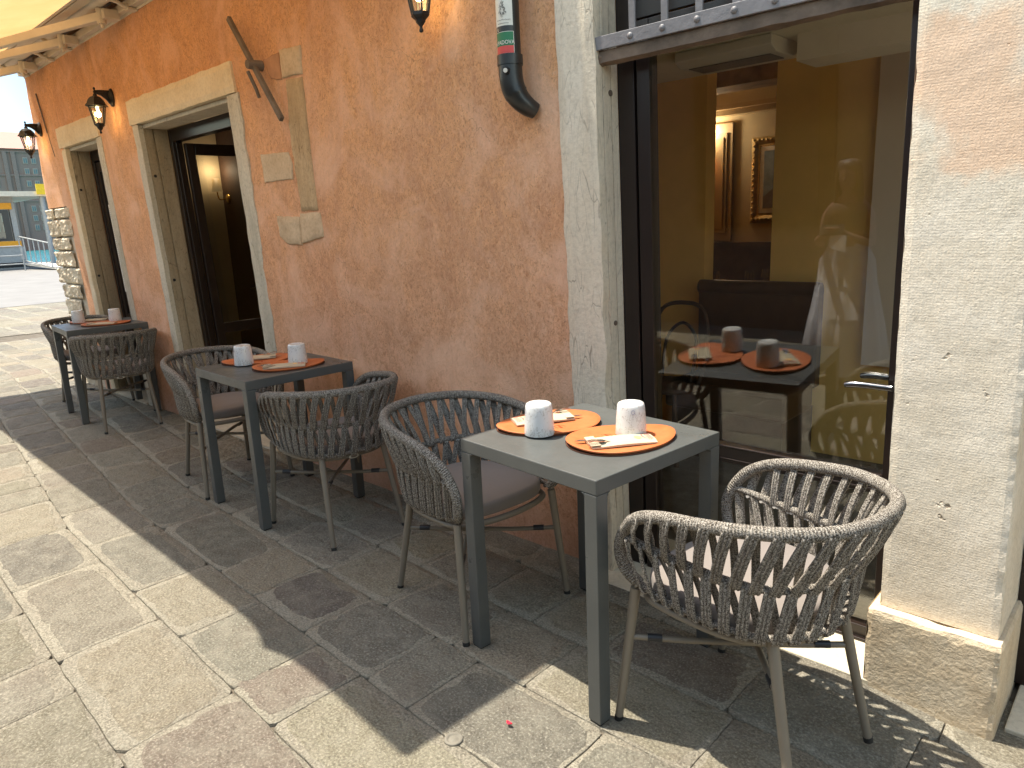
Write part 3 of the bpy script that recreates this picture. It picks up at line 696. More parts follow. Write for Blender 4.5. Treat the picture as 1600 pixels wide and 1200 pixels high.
m_ = MB(True); m_.box(-.250, -.19, .22, .30, -.03, 3.2); m_.build('iron_post', 'dark_frame', bld)
# black smear on the pillar
# ------------------------------------------------------------------ interior shell (belongs to the building)
m_ = MB(); m_.box(-8.0, 4, .30, 5.9, -.10, -.055); m_.build('interior_floor', 'floor_dark', bld)
m_ = MB(); m_.box(-4.0, -1.66, .9, 1.05, -.05, 2.9) if False else None
m_.box(-3.6, -2.265, 2.0, 2.12, -.05, 3.2); m_.box(-1.83, 2.5, 2.0, 2.12, -.05, 3.2); m_.build('partition_wall', 'yellow_plaster', bld)
m_ = MB(); m_.box(-1.27, .3, 1.955, 1.997, .56, 2.17); m_.build('service_panel', 'white_panel', bld)
m_ = MB(); m_.box(-6.2, 2.5, 4.5, 4.6, -.05, 3.3); m_.build('dining_room_wall', 'cream_wall', bld)
m_ = MB(); m_.box(-6.2, 2.5, 4.44, 4.498, -.05, 1.08); m_.box(-6.2, 2.5, 4.42, 4.498, 1.08, 1.13); m_.build('wainscot', 'dark_wood', bld)
m_ = MB(); m_.box(-6.2, 2.5, 4.40, 4.498, 2.31, 2.40); m_.box(-6.2, 2.5, 4.37, 4.40, 2.36, 2.40); m_.build('cornice_moulding', 'panel_wood', bld)
m_ = MB(); m_.box(-3.62, -3.31, 4.465, 4.497, 1.14, 2.25); m_.box(-3.57, -3.36, 4.45, 4.465, 1.22, 2.16); m_.box(-3.54, -3.39, 4.44, 4.45, 1.26, 2.12); m_.build('panelled_door', 'panel_wood', bld, bevel=.006)
m_ = MB(); m_.box(-4.4, -1.9, 3.2, 3.5, 2.36, 2.74); m_.build('ceiling_beam', 'beam_wood', bld)
m_ = MB(); m_.box(-4.05, 2.5, .33, 1.999, 2.24, 2.30); m_.box(-4.05, 2.5, 2.13, 4.5, 2.85, 2.92); m_.box(-7.95, -4.1, .33, 4.6, 2.6, 2.68)
m_.build('interior_ceiling', 'ceiling_white', bld)
m_ = MB(); m_.box(-1.50, 2.4, 1.45, 1.70, 2.12, 2.24); m_.build('soffit_box', 'ceiling_white', bld)
for bx_ in ((-4.10, -4.0, .31, 4.5, -.05, 2.9), (2.5, 2.6, .31, 4.5, -.05, 2.9), (-1.66, -1.60, .27, .33, -.05, 3.3), (-4.10, -1.66, .24, .30, -.05, 2.9)):
    m_ = MB(); m_.box(*bx_); m_.build('inner_wall', 'yellow_plaster', bld)
m_ = MB(); m_.box(-7.95, -7.93, .25, 1.6, -.05, 2.6); m_.build('beige_wall', 'cream_wall', bld)
m_ = MB(); m_.box(-7.95, -4.1, 1.6, 1.7, -.05, 2.6); m_.build('dark_cabinet_wall', 'dark_wood', bld)
m_ = MB(); m_.box(-8.1, 3.2, 4.6, 4.7, -.05, 3.9); m_.box(-8.1, 3.2, .24, 4.6, 3.8, 3.9); m_.build('upper_floor', 'stucco', bld)
# exposed stones and timber in the plaster
ps = empty('stone_inset', (-3.6, -.06, 1.4)); tag(ps, 'exposed old stones and timber post set in the orange plaster', 'stone inset')
def patch(name, pts, m, seed, dep=.010, dy=0):
    """an irregular inset: outline plus inner ring pushed out"""
    mb_ = MB(True); P = []
    n = len(pts)
    for i in range(n):
        a, b = Vector(pts[i]), Vector(pts[(i+1) % n]); k_ = max(2, int((b-a).length/.02))
        for t in range(k_): P.append(a.lerp(b, t/k_))
    c = sum(P, Vector((0, 0)))/len(P); V = []; m2 = len(P)
    for sc, yy in ((1.0, .012), (.98, -.004-dep*.3), (.90, -dep), (.5, -dep)):
        for p in P:
            q_ = c+(p-c)*sc; wob = .006*noise.noise(Vector((p.x*22, seed, p.y*22)))
            d_ = (p-c).normalized(); q_ = q_ + d_*wob
            V.append((q_.x, wy(q_.x, q_.y) + yy + dy + .004*noise.noise(Vector((q_.x*18, seed, q_.y*18))), q_.y))
    V.append((c.x, wy(c.x, c.y)-dep+dy, c.y)); F = []
    for r_ in range(3):
        for i in range(m2): j = (i+1) % m2; F.append((r_*m2+i, r_*m2+j, (r_+1)*m2+j, (r_+1)*m2+i))
    for i in range(m2): F.append((3*m2+i, 3*m2+(i+1) % m2, 4*m2))
    mb_.add(V, F, smooth=True); return mb_.build(name, m, ps)
patch('stone', [(-3.605, 2.212), (-3.41, 2.202), (-3.39, 2.335), (-3.60, 2.35)], 'patch_stone', 3)
patch('timber_post', [(-3.59, 1.525), (-3.425, 1.525), (-3.415, 2.195), (-3.57, 2.205), (-3.60, 1.95)], 'old_wood', 5)
patch('stone', [(-3.95, 1.705), (-3.63, 1.70), (-3.62, 1.78), (-3.64, 1.845), (-3.95, 1.86)], 'patch_stone', 8, .006)
patch('stone', [(-3.86, 1.40), (-3.78, 1.35), (-3.63, 1.345), (-3.612, 1.50), (-3.86, 1.515)], 'patch_stone', 9, .012)
patch('stone', [(-3.628, 1.352), (-3.40, 1.385), (-3.405, 1.518), (-3.608, 1.518)], 'patch_stone', 12, .012)
patch('brick_stub', [(-3.72, 2.225), (-3.612, 2.205), (-3.606, 2.34), (-3.78, 2.33)], 'brick_stub', 15, .004)
# ================================================================== THINGS ON THE WALL
a_ = MB(True)   # iron wall tie: a long flat bar through an eye
P0, P1 = Vector((-4.0, -.045, 2.575)), Vector((-3.585, -.05, 2.0))
a_.bar(P0, P1, .030, .022, (0, 1, 0)); d_ = (P1-P0).normalized()
t1 = a_.build('wall_tie', 'iron_tie', origin=lean((P0+P1)/2), bevel=.004)
tag(t1, 'rusty iron tie bar slanting across the plaster above the timber post', 'tie bar')
a_ = MB(True); c = P0.lerp(P1, .47); a_.tube([c+Vector((0, .05, 0)), c+Vector((0, -.035, 0))], .028, 12, rad=[1, .8]); a_.tube([c+Vector((-.03, -.02, -.03)), c+Vector((-.005, .0, -.12)), c+Vector((-.02, .02, -.16))], .010, 6)
a_.build('eye_bolt', 'iron_tie', t1)
a_ = MB(True); a_.bar((-7.74, -.012, 2.72), (-7.65, -.012, 2.38), .014, .008, (0, 1, 0)); tag(a_.build('wall_tie', 'iron_tie', origin=lean((-7.67, 0, 2.45))), 'thin rusty iron strip on the plaster between the two far lanterns', 'tie bar')
a_ = MB(True); a_.tube(cr([(-7.65, -.010, 2.38), (-7.62, -.008, 2.25), (-7.60, -.006, 2.17)], 4), .0025, 6); a_.build('cable', 'iron_tie', D.objects['wall_tie.001'])
# ---- lanterns
def make_lantern():
    r = empty('wall_lantern'); SQ = math.pi/6
    b = MB(); b.lathe([(.0, 0), (.048, 0), (.045, .012), (.030, .020), (.026, .03), (0, .03)], (0, 0, 0), 20)
    for i in range(len(b.v)): v = b.v[i]; b.v[i] = Vector((v.x*.85, -v.z, v.y*1.35+.26))     # wall rose stands upright
    b.build('wall_plate', 'black_iron', r)
    b = MB(); b.tube(cr([(0, -.02, .30), (0, -.07, .298), (0, -.115, .292)], 5), .011, 10)
    pts = [(-.02, .245), (-.022, .215), (-.045, .245), (-.075, .268), (-.105, .278), (-.105, .292), (-.02, .30)]
    b.prism(pts, -.006, .006, lambda p, t: Vector((t, p[0], p[1]))); b.build('bracket', 'black_iron', r)
    c = (0, -.115, 0)
    b = MB(); b.lathe([(0, .325), (.006, .322), (.009, .314), (.006, .306), (.005, .300), (.010, .296), (.010, .290), (.008, .28), (.013, .274), (.016, .262), (.035, .255), (.055, .235), (.066, .210), (.078, .196), (.080, .192), (.060, .192), (.058, .190), (.0, .190)], c, 6, rot=SQ, smooth=False)
    b.build('roof', 'black_iron', r)
    b = MB(); 
    for i in range(6):
        a = SQ + i*math.pi/3; b.bar((c[0]+.058*math.cos(a), c[1]+.058*math.sin(a), .192), (c[0]+.034*math.cos(a), c[1]+.034*math.sin(a), .068), .007, .007, (math.cos(a), math.sin(a), 0))
    b.lathe([(.060, .196), (.060, .186), (.055, .186)], c, 6, rot=SQ, smooth=False); b.lathe([(.038, .072), (.038, .060), (.030, .052), (.022, .046), (.020, .038), (.012, .028), (.006, .022), (.006, .016), (.009, .010), (.009, .004), (.005, 0), (0, 0)], c, 6, rot=SQ, smooth=False)
    b.build('cage', 'black_iron', r)
    b = MB(); b.lathe([(.055, .188), (.033, .070)], c, 6, rot=SQ, smooth=False); b.f = b.f[:6]; b.uv = b.uv[:6]; b.mi = b.mi[:6]; b.sm = b.sm[:6]
    b.build('glass_pane', 'thin_glass', r)
    b = MB(); b.lathe([(0, .185), (.010, .185), (.010, .165), (.012, .158), (.022, .140), (.020, .125), (.010, .114), (0, .112)], c, 14); b.build('bulb', 'bulb', r)
    return r
L0 = make_lantern(); spots = [(-2.33, 2.17, 'black wall lantern hanging at the top edge between tie bar and drainpipe'),
    (-6.0, 2.187, 'lit black wall lantern between the two stone door surrounds'), (-7.86, 2.172, 'lit black lantern at the far corner of the wall against the sky')]
for i, (x, z, lb) in enumerate(spots):
    o = L0 if i == 0 else copy_tree(L0); o.location = (x, BT*(z+.25) - .002, z); tag(o, lb, 'lantern', 'wall lanterns along the facade')
    pl_ = D.lights.new('lantern_light', 'POINT'); pl_.energy = .10; pl_.color = (1, .62, .28); pl_.shadow_soft_size = .02
    lo_ = D.objects.new('lantern_light', pl_); COL.objects.link(lo_); lo_.parent = o; lo_.location = (0, -.115, .10)
# ---- drainpipe
dp = empty('drainpipe', (-1.915, -.08, 1.8)); tag(dp, 'black rain pipe ending in an elbow that turns into the orange wall', 'drainpipe')
p = MB(); r_ = .0425
pth = [(-1.915, -.150, 3.4), (-1.915, -.148, 2.6), (-1.915, -.142, 2.05), (-1.915, -.140, 1.985)]
p.tube(pth, r_, 28); p.build('pipe', 'pipe', dp)
p = MB(); p.tube(cr([(-1.915, -.140, 2.0), (-1.914, -.140, 1.95), (-1.908, -.134, 1.905), (-1.893, -.120, 1.868), (-1.875, -.098, 1.842), (-1.862, -.07, 1.826)], 6), r_*1.0, 28, up=(0, 1, 0), rad=[1.04]*16+[.98, .96, .94, .92, .90, .88, .86, .84, .82, .80, .78, .76, .74, .72, .70]); p.tube([(-1.915, -.14, 2.02), (-1.915, -.14, 1.985)], r_*1.12, 28)
p.build('elbow', 'pipe', dp)
def on_pipe(pts_fn, name, m, parent, r=.0512, dz=0):
    pass
def curved(name, m, th0, th1, z0, z1, rr_, parent):
    """a sticker wrapped round the pipe; theta 0 faces -y"""
    b = MB(); k_ = 10; V = []
    for j, z in enumerate((z0, z1)):
        for i in range(k_+1):
            t = th0+(th1-th0)*i/k_; cy = -.142 - (z-2.05)*.008
            V.append((-1.915 + (rr_-.0078)*math.sin(t), cy - (rr_-.0078)*math.cos(t), z))
    b.add(V, [(i, i+1, k_+2+i, k_+1+i) for i in range(k_)], smooth=True); return b.build(name, m, parent)
def textmesh(body, size, bold=0):
    c = D.curves.new('t', 'FONT'); c.body = body; c.size = size; c.align_x = 'CENTER'; c.align_y = 'CENTER'; c.offset = bold; c.resolution_u = 3
    o = D.objects.new('t', c); COL.objects.link(o); bpy.context.view_layer.update()
    me = D.meshes.new_from_object(o.evaluated_get(bpy.context.evaluated_depsgraph_get())); vs = [v.co.copy() for v in me.vertices]; fs = [tuple(q.vertices) for q in me.polygons]
    D.objects.remove(o); D.curves.remove(c); D.meshes.remove(me); return vs, fs
def pipe_text(body, size, zc, th, m, parent, bold=0, squash=1.0, name='lettering'):
    vs, fs = textmesh(body, size, bold); b = MB(); V = []
    for v in vs:
        t = th + v.x*squash/.045; z = zc + v.y; V.append((-1.915 + .0448*math.sin(t), -.142-(z-2.05)*.008 - .0448*math.cos(t), z))
    b.add(V, fs); return b.build(name, m, parent)
sA = curved('crest_sticker', 'sticker', -.95, 1.15, 2.113, 2.205, .0508, dp)
b = MB(); rnd_ = random.Random(4)
def onp(x, z): t = .28 + x*1.15/.046; return Vector((-1.915+.0444*math.sin(t), -.142-(z-2.05)*.008-.0444*math.cos(t), z))
def stroke(b, pts, wd_):
    P = [onp(*q_) for q_ in pts]; b.sweep(P, [(-wd_, -.0001), (wd_, -.0001), (wd_, .0001), (-wd_, .0001)], up=[(q_-Vector((-1.915, -.142, q_.z))) for q_ in P], smooth=False)
for k_ in range(34):     # scroll-work round a shield, drawn as little curls
    a = rnd_.uniform(0, 6.28); rr_ = rnd_.uniform(.35, 1); x = .014*rr_*math.cos(a); z = 2.165+.024*rr_*math.sin(a); c0 = rnd_.uniform(0, 6.28)
    stroke(b, [(x+.0026*math.cos(c0+t), z+.0028*math.sin(c0+t)) for t in (0, .9, 1.8, 2.7, 3.6)], .00045)
stroke(b, [(.008*math.sin(t)*(1.0 if math.cos(t) > 0 else .9), 2.163+.015*math.cos(t)) for t in [i*.4 for i in range(17)]], .0006)
stroke(b, [(-.003, 2.186), (0, 2.196), (.003, 2.186), (.006, 2.192), (.0, 2.183)], .0008)
b.build('crest', 'ink', sA)
for i, (sz, zc) in enumerate(((.010, 2.131), (.005, 2.120))):
    b = MB(); x = -.024 if i == 0 else -.02
    while x < (.024 if i == 0 else .02):
        stroke(b, [(x, zc), (x+.0012, zc+rnd_.uniform(.001, .0035)*(1-i*.6)), (x+.0026, zc-rnd_.uniform(0, .0015))], .0004); x += .0028 if i == 0 else .002
    b.build('script_line', 'ink', sA)
sB = curved('flag_sticker', 'green', -.95, 1.15, 2.066, 2.092, .0508, dp)
curved('white_band', 'sticker', -.95, 1.15, 2.050, 2.066, .0508, sB) if False else None
curved('white_edge', 'sticker', -.95, 1.20, 2.018, 2.0935, .0505, sB)
curved('red_band', 'red', -.95, 1.15, 2.021, 2.046, .0509, sB); curved('green_band', 'green', -.95, 1.15, 2.046, 2.068, .0509, sB)
pipe_text('N PADOVA', .0185, 2.0565, .22, 'sticker', sB, .0002, .95); pipe_text('1312', .006, 2.0265, .52, 'ink', sB) if False else None
pipe_text('k', .018, 2.101, -.25, 'sticker', dp, 0, 1, 'scrawl')
b = MB(); b.tube([(-1.897, -.176, 1.962), (-1.893, -.190, 1.960)], .013, 6); bo = b.build('bolt_nut', 'black_rubber', dp); b = MB(); b.tube([(-1.8935, -.188, 1.961), (-1.8915, -.194, 1.960)], .008, 12); b.build('bolt_head', 'white_plastic', bo)
# ---- menu sheet on the far door
mn = MB(True); mn.box(-7.06, -6.78, .176, .178, .95, 1.72); mo = mn.build('menu_sheet', 'sticker', origin=lean((-6.9, .177, .95)))
tag(mo, 'tall white printed menu sheet on the farthest glazed door', 'menu')
mn = MB(True); z = 1.69
while z > .98:
    x = -7.045
    while x < -6.80: l_ = rnd(.01, .04); mn.box(x, min(x+l_, -6.80), .1748, .1756, z-.005, z); x += l_+.008
    z -= .018
mn.build('printed_text', 'grey_paint', mo)
# ---- window grille over the main door
gr = empty('window_grille', (-1.1, -.08, 2.0)); tag(gr, 'grey painted iron grille with riveted cross bar above the glass door', 'grille')
b = MB(True); b.box(-1.60, -.50, -.001, .010, 1.985, 2.028); b.build('cross_bar', 'grey_paint', gr, bevel=.002)
for i in range(9):
    b = MB(True); x = -1.437+i*.122; k0 = len(b.v); b.lathe([(.011, 0), (.010, .003), (.006, .006), (0, .007)], (0, 0, 0), 10)
    for k_ in range(k0, len(b.v)): v = b.v[k_]; b.v[k_] = Vector((x+v.x, -.0015-v.z, 2.007+v.y))
    b.build('rivet', 'grey_paint', gr)
for i in range(8):
    x = -1.437+i*.122; b = MB(True); b.box(x-.0125, x+.0125, .011, .019, 1.99, 3.2); b.build('bar', 'grey_paint', gr, bevel=.0015)
b = MB(True); n_ = 40; V = []
for i in range(n_+1):
    x = -1.585+1.08*i/n_; e_ = .004*noise.noise(Vector((x*14, 1, 1))); e2 = .005*noise.noise(Vector((x*11, 7, 1)))
    for (yy, zz) in ((.012, 1.984+e_*.4), (.012, 1.946+e_), (.045, 1.940+e2), (.052, 1.984)): V.append((x, yy+e2*.6, zz))
F = []
for i in range(n_):
    for k_ in range(4): k2 = (k_+1) % 4; F.append((i*4+k_, i*4+k2, (i+1)*4+k2, (i+1)*4+k_))
b.add(V, F); b.build('rusty_angle', 'rust', gr)
b = MB(True); b.lathe([(0, -.03), (.018, -.02), (.024, 0), (.016, .02), (0, .03)], (-1.575, .03, 1.965), 9, smooth=False); b.build('wall_anchor', 'rust', gr)
# ================================================================== AWNING
aw = empty('awning', (-5.5, -.1, 2.9)); tag(aw, 'cream folding-arm awning with orange cloth over the tables', 'awning')
b = MB(); b.box(-8.02, -2.04, -.150, -.106, 2.905, 2.955); b.box(-8.02, -2.04, -.106, -.100, 2.89, 2.97); b.build('wall_rail', 'awning_metal', aw, bevel=.003)
b = MB(); b.tube([(-8.0, -.25, 2.99), (-2.06, -.25, 2.99)], .052, 20); b.build('roller_tube', 'awning_metal', aw)
b = MB(); b.obox((-5.03, -.26, 3.075), (2.99, 0, 0), (0, .165, -.004), (0, 0, .004)); b.build('sun_block_board', 'awning_metal', aw)  # added board closing the roller gap, keeps sun streaks off the wall
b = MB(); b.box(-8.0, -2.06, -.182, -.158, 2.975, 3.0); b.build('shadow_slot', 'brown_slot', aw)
b = MB(); b.obox((-5.5, -.395, 3.02), (3.52, 0, 0), (0, .012, .075), (0, -.010, .0016)); b.obox((-5.5, -.345, 2.955), (3.52, 0, 0), (0, .035, 0), (0, 0, .006)); b.build('cassette', 'awning_metal', aw, bevel=.003)
def zaw(y): return 2.965 + (y+.36)*.28
edge = [(-9.05, -1.34), (-7.56, -1.38), (-5.5, -1.425), (-3.41, -1.472), (-3.24, -1.48), (-3.19, -1.502), (-3.13, -1.532), (-3.05, -1.525), (-2.95, -1.495), (-2.6, -1.518), (-2.30, -1.540), (-2.20, -1.537)]
def ey(x):
    for (a, ya), (c_, yc) in zip(edge, edge[1:]):
        if a <= x <= c_: return ya+(yc-ya)*(x-a)/(c_-a) - .018
    return edge[-1][1] - .018
b = MB(); nx, ny = 150, 12; V = []
for i in range(nx+1):
    x = -9.05 + (9.05-2.31)*i/nx
    for j in range(ny+1):
        t = j/ny; y = -.36 + (ey(x)+.36)*t; sag = .012*math.sin(t*math.pi)*math.sin(x*3.1)
        xx = x - (.06*(1-t) if i == nx else 0)
        V.append((xx, y, zaw(y)-sag))
b.add(V, [(i*(ny+1)+j, (i+1)*(ny+1)+j, (i+1)*(ny+1)+j+1, i*(ny+1)+j+1) for i in range(nx) for j in range(ny)], smooth=True)
b.build('cloth', 'awning_cloth', aw)
b = MB(); P = [(x, ey(x)+.012, zaw(ey(x))-.02) for x in [-9.05+(9.05-2.31)*i/60 for i in range(61)]]
b.sweep(P, [(-.02, -.03), (.02, -.03), (.02, .03), (-.02, .03)], up=(0, 0, 1), smooth=False); b.build('front_bar', 'awning_metal', aw)
for (bx, ex_) in ((-6.40, -7.25), (-7.50, -8.3), (-5.55, -6.6), (-2.6, -3.5)):
    b = MB(); B = Vector((bx, -.235, 2.885)); E_ = Vector((ex_, -.80, 2.775)); T = Vector((ex_+.75, -1.40, 2.60))
    b.bar(B, E_, .045, .055); b.bar(E_+Vector((0, 0, -.01)), T, .038, .045); b.tube([E_+Vector((0, 0, .04)), E_-Vector((0, 0, .05))], .03, 12)
    arm = b.build('folding_arm', 'awning_metal', aw, bevel=.004)
    b = MB(); b.obox(B+Vector((.02, .045, .01)), (.05, 0, 0), (0, .05, 0), (0, 0, .03)); b.tube([B+Vector((0, 0, .05)), B-Vector((0, 0, .045))], .028, 12); b.tube([B+Vector((.0, .0, -.04)), B-Vector((0, 0, .07))], .012, 8)
    b.build('arm_bracket', 'awning_metal', arm, bevel=.004)
for bx in (-7.1, -6.65, -5.3, -4.0, -3.0, -7.85):
    b = MB(); b.tube(cr([(bx, -.11, 2.925), (bx, -.17, 2.91), (bx, -.22, 2.93), (bx, -.30, 2.945), (bx, -.32, 3.0)], 3), .014, 8); b.box(bx-.03, bx+.03, -.16, -.10, 2.885, 2.90); b.build('roller_bracket', 'awning_metal', aw)
# ================================================================== TABLES
def make_table():
    r = empty('cafe_table'); h = .2925
    b = MB(); b.box(-h, h, -h, h, .706, .75); b.build('tabletop', 'graphite', r, bevel=.003)
    l = .045
    for sx, sy in ((-1, -1), (1, -1), (1, 1), (-1, 1)):
        b = MB(); x0, x1 = sorted((sx*h, sx*(h-l))); y0, y1 = sorted((sy*h, sy*(h-l)))
        b.box(x0, x1, y0, y1, .006, .7055)
        # small web in the inner corner
        cx, cy = sx*(h-l), sy*(h-l); k_ = .014
        b.prism([(cx, .7055), (cx-sx*k_, .7055), (cx-sx*.004, .701), (cx, .7055-k_)], sy*h, sy*(h-.02), lambda p, t: Vector((p[0], t, p[1])))
        b.prism([(cy, .7055), (cy-sy*k_, .7055), (cy-sy*.004, .701), (cy, .7055-k_)], sx*h, sx*(h-.02), lambda p, t: Vector((t, p[0], p[1])))
        lg = b.build('leg', 'graphite', r, bevel=.0022)
        b = MB(); b.box(x0+.003, x1-.003, y0+.003, y1-.003, 0, .006); b.build('foot_pad', 'black_rubber', lg)
    return r
TB = [(-1.335, -.472, -.091, 'graphite cafe table in the sun beside the glass door'), (-3.425, -.415, -.035, 'dark cafe table in the shade by the open double door'), (-6.49, -.285, -.09, 'farthest dark cafe table by the closed far door')]
T0 = make_table(); tables = []
for i, (x, y, rz, lb) in enumerate(TB):
    o = T0 if i == 0 else copy_tree(T0); o.location = (x, y, 0); o.rotation_euler.z = rz; tag(o, lb, 'table', 'cafe tables along the wall'); tables.append(o)
# ================================================================== CHAIRS
def mirror(P): return [Vector((p[0], -p[1], p[2])) for p in P]
def rail(half, n=8):
    """half: points from the front on the +y side to the centre of the back"""
    full = [Vector(p) for p in half] + [Vector((p[0], -p[1], p[2])) for p in half[-2::-1]]
    return cr(full, n)
TOP = [(.206,.215,.441),(.237,.236,.484),(.247,.246,.546),(.214,.256,.615),(.166,.268,.661),(.082,.278,.693),(-.033,.280,.711),(-.138,.262,.723),(-.231,.215,.730),(-.300,.142,.734),(-.330,.056,.736),(-.334,0,.737)]
MID = [(.241,.250,.590),(.148,.253,.582),(.039,.246,.576),(-.074,.237,.572),(-.17,.205,.570),(-.232,.130,.568),(-.256,.045,.567),(-.258,0,.567)]
BOT = [(.199,.222,.447),(.118,.233,.443),(.017,.234,.439),(-.085,.219,.434),(-.161,.182,.430),(-.213,.116,.428),(-.235,.043,.428),(-.238,0,.428)]
def make_chair(mats):
    rope_w, rope_s, metal, cush = mats
    r = empty('rope_armchair')
    top = rail(TOP); mid = rail(MID); bot = rail(BOT)
    b = MB(); b.tube(top, .0172, 14); b.build('top_rail', rope_w, r)
    b = MB(); b.tube(mid, .0105, 10); b.build('middle_rail', rope_w, r)
    # bottom rail wrapped by the ropes
    b = MB(); b.tube(bot, .0095, 10); b.build('bottom_rail', rope_w, r)
    # the straps: three cords side by side, over the top rail, down the outside, round the lower rail, up the inside
    b = MB(); prof = []
    for c0 in (-.0085, 0, .0085):
        for a in (200, 150, 90, 30, -20): prof.append((c0+.0044*math.cos(R(a)), .0046*max(-.3, math.sin(R(a)))))
    prof += [(.012, -.0035), (-.012, -.0035)]
    def at(path, t):
        t = min(max(t, 0), 1)*(len(path)-1); i = min(int(t), len(path)-2); return path[i].lerp(path[i+1], t-i)
    tops = resample(top, 400); mids = resample(mid, 400); bots = resample(bot, 400)
    def outw(p): return Vector((p.x+.02, p.y, 0)).normalized()
    prof = [(a_*1.12, b_*1.0) for a_, b_ in prof]
    prof_in = [(a_*.70, b_*.8) for a_, b_ in prof]
    def strap(Pa, ta, Pb, tb, ra, rb, side, bow=.004):
        A, B = at(Pa, ta), at(Pb, tb); oa, ob = outw(A), outw(B)
        pts = []
        if side > 0:   # outside run, wrapped over the rail above and under the rail below
            pts += [A + oa*ra*.55 + Vector((0, 0, -ra*.1)), A + oa*ra*.75 - Vector((0, 0, ra*.5))]
            m_ = (A+B)/2 + (oa+ob)/2*((ra+rb)/2+bow); pts += [m_]
            pts += [B + ob*rb*1.0 + Vector((0, 0, -rb*.1)), B + ob*rb*.3 - Vector((0, 0, rb*.95)), B - ob*rb*.6 - Vector((0, 0, rb*.7))]
        else:
            pts += [A - oa*ra*.2 - Vector((0, 0, ra*.4)), (A+B)/2 - (oa+ob)/2*((ra+rb)/2), B - ob*rb*1.0 + Vector((0, 0, rb*.1)), B - ob*rb*.5 - Vector((0, 0, rb*.8))]
        P = cr(pts, 3); ups = []
        C_ = (A+B)/2
        for i, p in enumerate(P):
            t = i/(len(P)-1)
            if side > 0:
                if t < .32: u = (p - A)
                elif t > .68: u = (p - B)
                else: u = oa.lerp(ob, t)
                d_ = (B-A).normalized(); base = oa.lerp(ob, t)
                u = u.normalized()*.8 + base*.35
            else: u = -oa.lerp(ob, t)
            ups.append(u)
        b.sweep(P, prof if side > 0 else prof_in, up=ups, caps=True)
    n1 = 25; t0, t1_ = .150, .850
    def sh(f, k_):                       # the lower end of each strap sits nearer the front than its upper end
        u = min(f, 1-f)*2; return k_*u**2.0*(1-u**10)*(-1 if f < .5 else 1)
    for i in range(n1):
        f = i/(n1-1); ta = t0+(t1_-t0)*f; tm = .055+.89*f
        strap(tops, ta, mids, tm+sh(f, .033), .0172, .0125, 1)
        if i < n1-1 and i != n1//2: strap(tops, ta+(.004 if f < .5 else -.004), mids, tm-sh(f, .012)+(.024 if f < .5 else -.024), .0165, .0115, -1)
    n2 = 26
    for i in range(n2):
        f = i/(n2-1); tm = .025+.95*f; tb = .02+.96*f
        strap(mids, tm, bots, min(.995, max(.005, tb+sh(f, .040))), .0115, .0118, 1, .002)
        if 0 < i < n2-1: strap(mids, tm, bots, min(.99, tb-sh(f, .012)+(.02 if f < .5 else -.02)), .011, .011, -1)
    b.build('rope_weave', rope_s, r)
    # seat frame: a closed tube loop, bowed at the front
    fr = [(.235,0,.405),(.228,.09,.405),(.205,.175,.406),(.165,.212,.407),(.06,.222,.408),(-.06,.212,.408),(-.14,.175,.408),(-.20,.10,.408),(-.215,0,.408)]
    full = fr + [(x, -y, z) for x, y, z in fr[-2:0:-1]]
    b = MB(); b.tube(cr(full, 5, True), .0115, 10, closed=True); b.prism([(.20*math.cos(t), .185*math.sin(t)) for t in [k_*.3307 for k_ in range(19)]], .412, .420, lambda p, t: Vector((p[0]-.01, p[1], t)))
    sf = b.build('seat_frame', metal, r)
    b = MB()
    V = [Vector((-.2275, .026*math.cos(a)+.03, .405+.0105*math.sin(a))) for a in [k_*math.pi/8 for k_ in range(16)]] + [Vector((-.2300, .017*math.cos(a)+.03, .405+.0055*math.sin(a))) for a in [k_*math.pi/8 for k_ in range(16)]]
    b.add(V, [(i, (i+1) % 16, 16+(i+1) % 16, 16+i) for i in range(16)]); b.build('badge', 'badge', sf)
    b = MB(); V = [Vector((-.2290, .017*math.cos(a)+.03, .405+.0055*math.sin(a))) for a in [k_*math.pi/8 for k_ in range(16)]]; b.add(V, [tuple(range(16))]); b.build('badge_plate', metal, sf)
    # legs splay outwards
    def legp(sx, sy): return (Vector((.212 if sx > 0 else -.165, sy*(.222 if sx > 0 else .160), .425)), Vector((.255 if sx > 0 else -.255, sy*(.248 if sx > 0 else .190), .012)))
    for sx, sy in ((1, 1), (1, -1), (-1, 1), (-1, -1)):
        A, B = legp(sx, sy); b = MB(); b.tube([A+Vector((0, 0, .004)), A.lerp(B, .5), B], .0135, 12, rad=[1.08, 1, .86]); lg = b.build('leg', metal, r)
        b = MB(); d_ = (B-A).normalized(); b.tube([B-d_*.002, B+d_*.012], .0128, 12); b.build('foot_cap', 'black_rubber', lg)
    # crossed braces with rubber sleeves
    for k_, (s1_, s2_) in enumerate((((1, 1), (-1, -1)), ((1, -1), (-1, 1)))):
        A0, A1 = legp(*s1_); B0, B1 = legp(*s2_); tA = .36; A = A0.lerp(A1, tA); B = B0.lerp(B1, tA); dz = Vector((0, 0, .007*(1 if k_ else -1)))
        m_ = (A+B)/2+dz; b = MB(); b.tube(cr([A, A.lerp(m_, .5)+dz*.5, m_, B.lerp(m_, .5)+dz*.5, B], 4), .0085, 10); br = b.build('brace', metal, r)
        for Q in (A, B):
            d_ = (m_-Q).normalized(); b = MB(); b.tube([Q+d_*.050, Q+d_*.090], .0105, 10); b.build('sleeve', 'sleeve', br)
    # cushion
    b = MB(); out = []
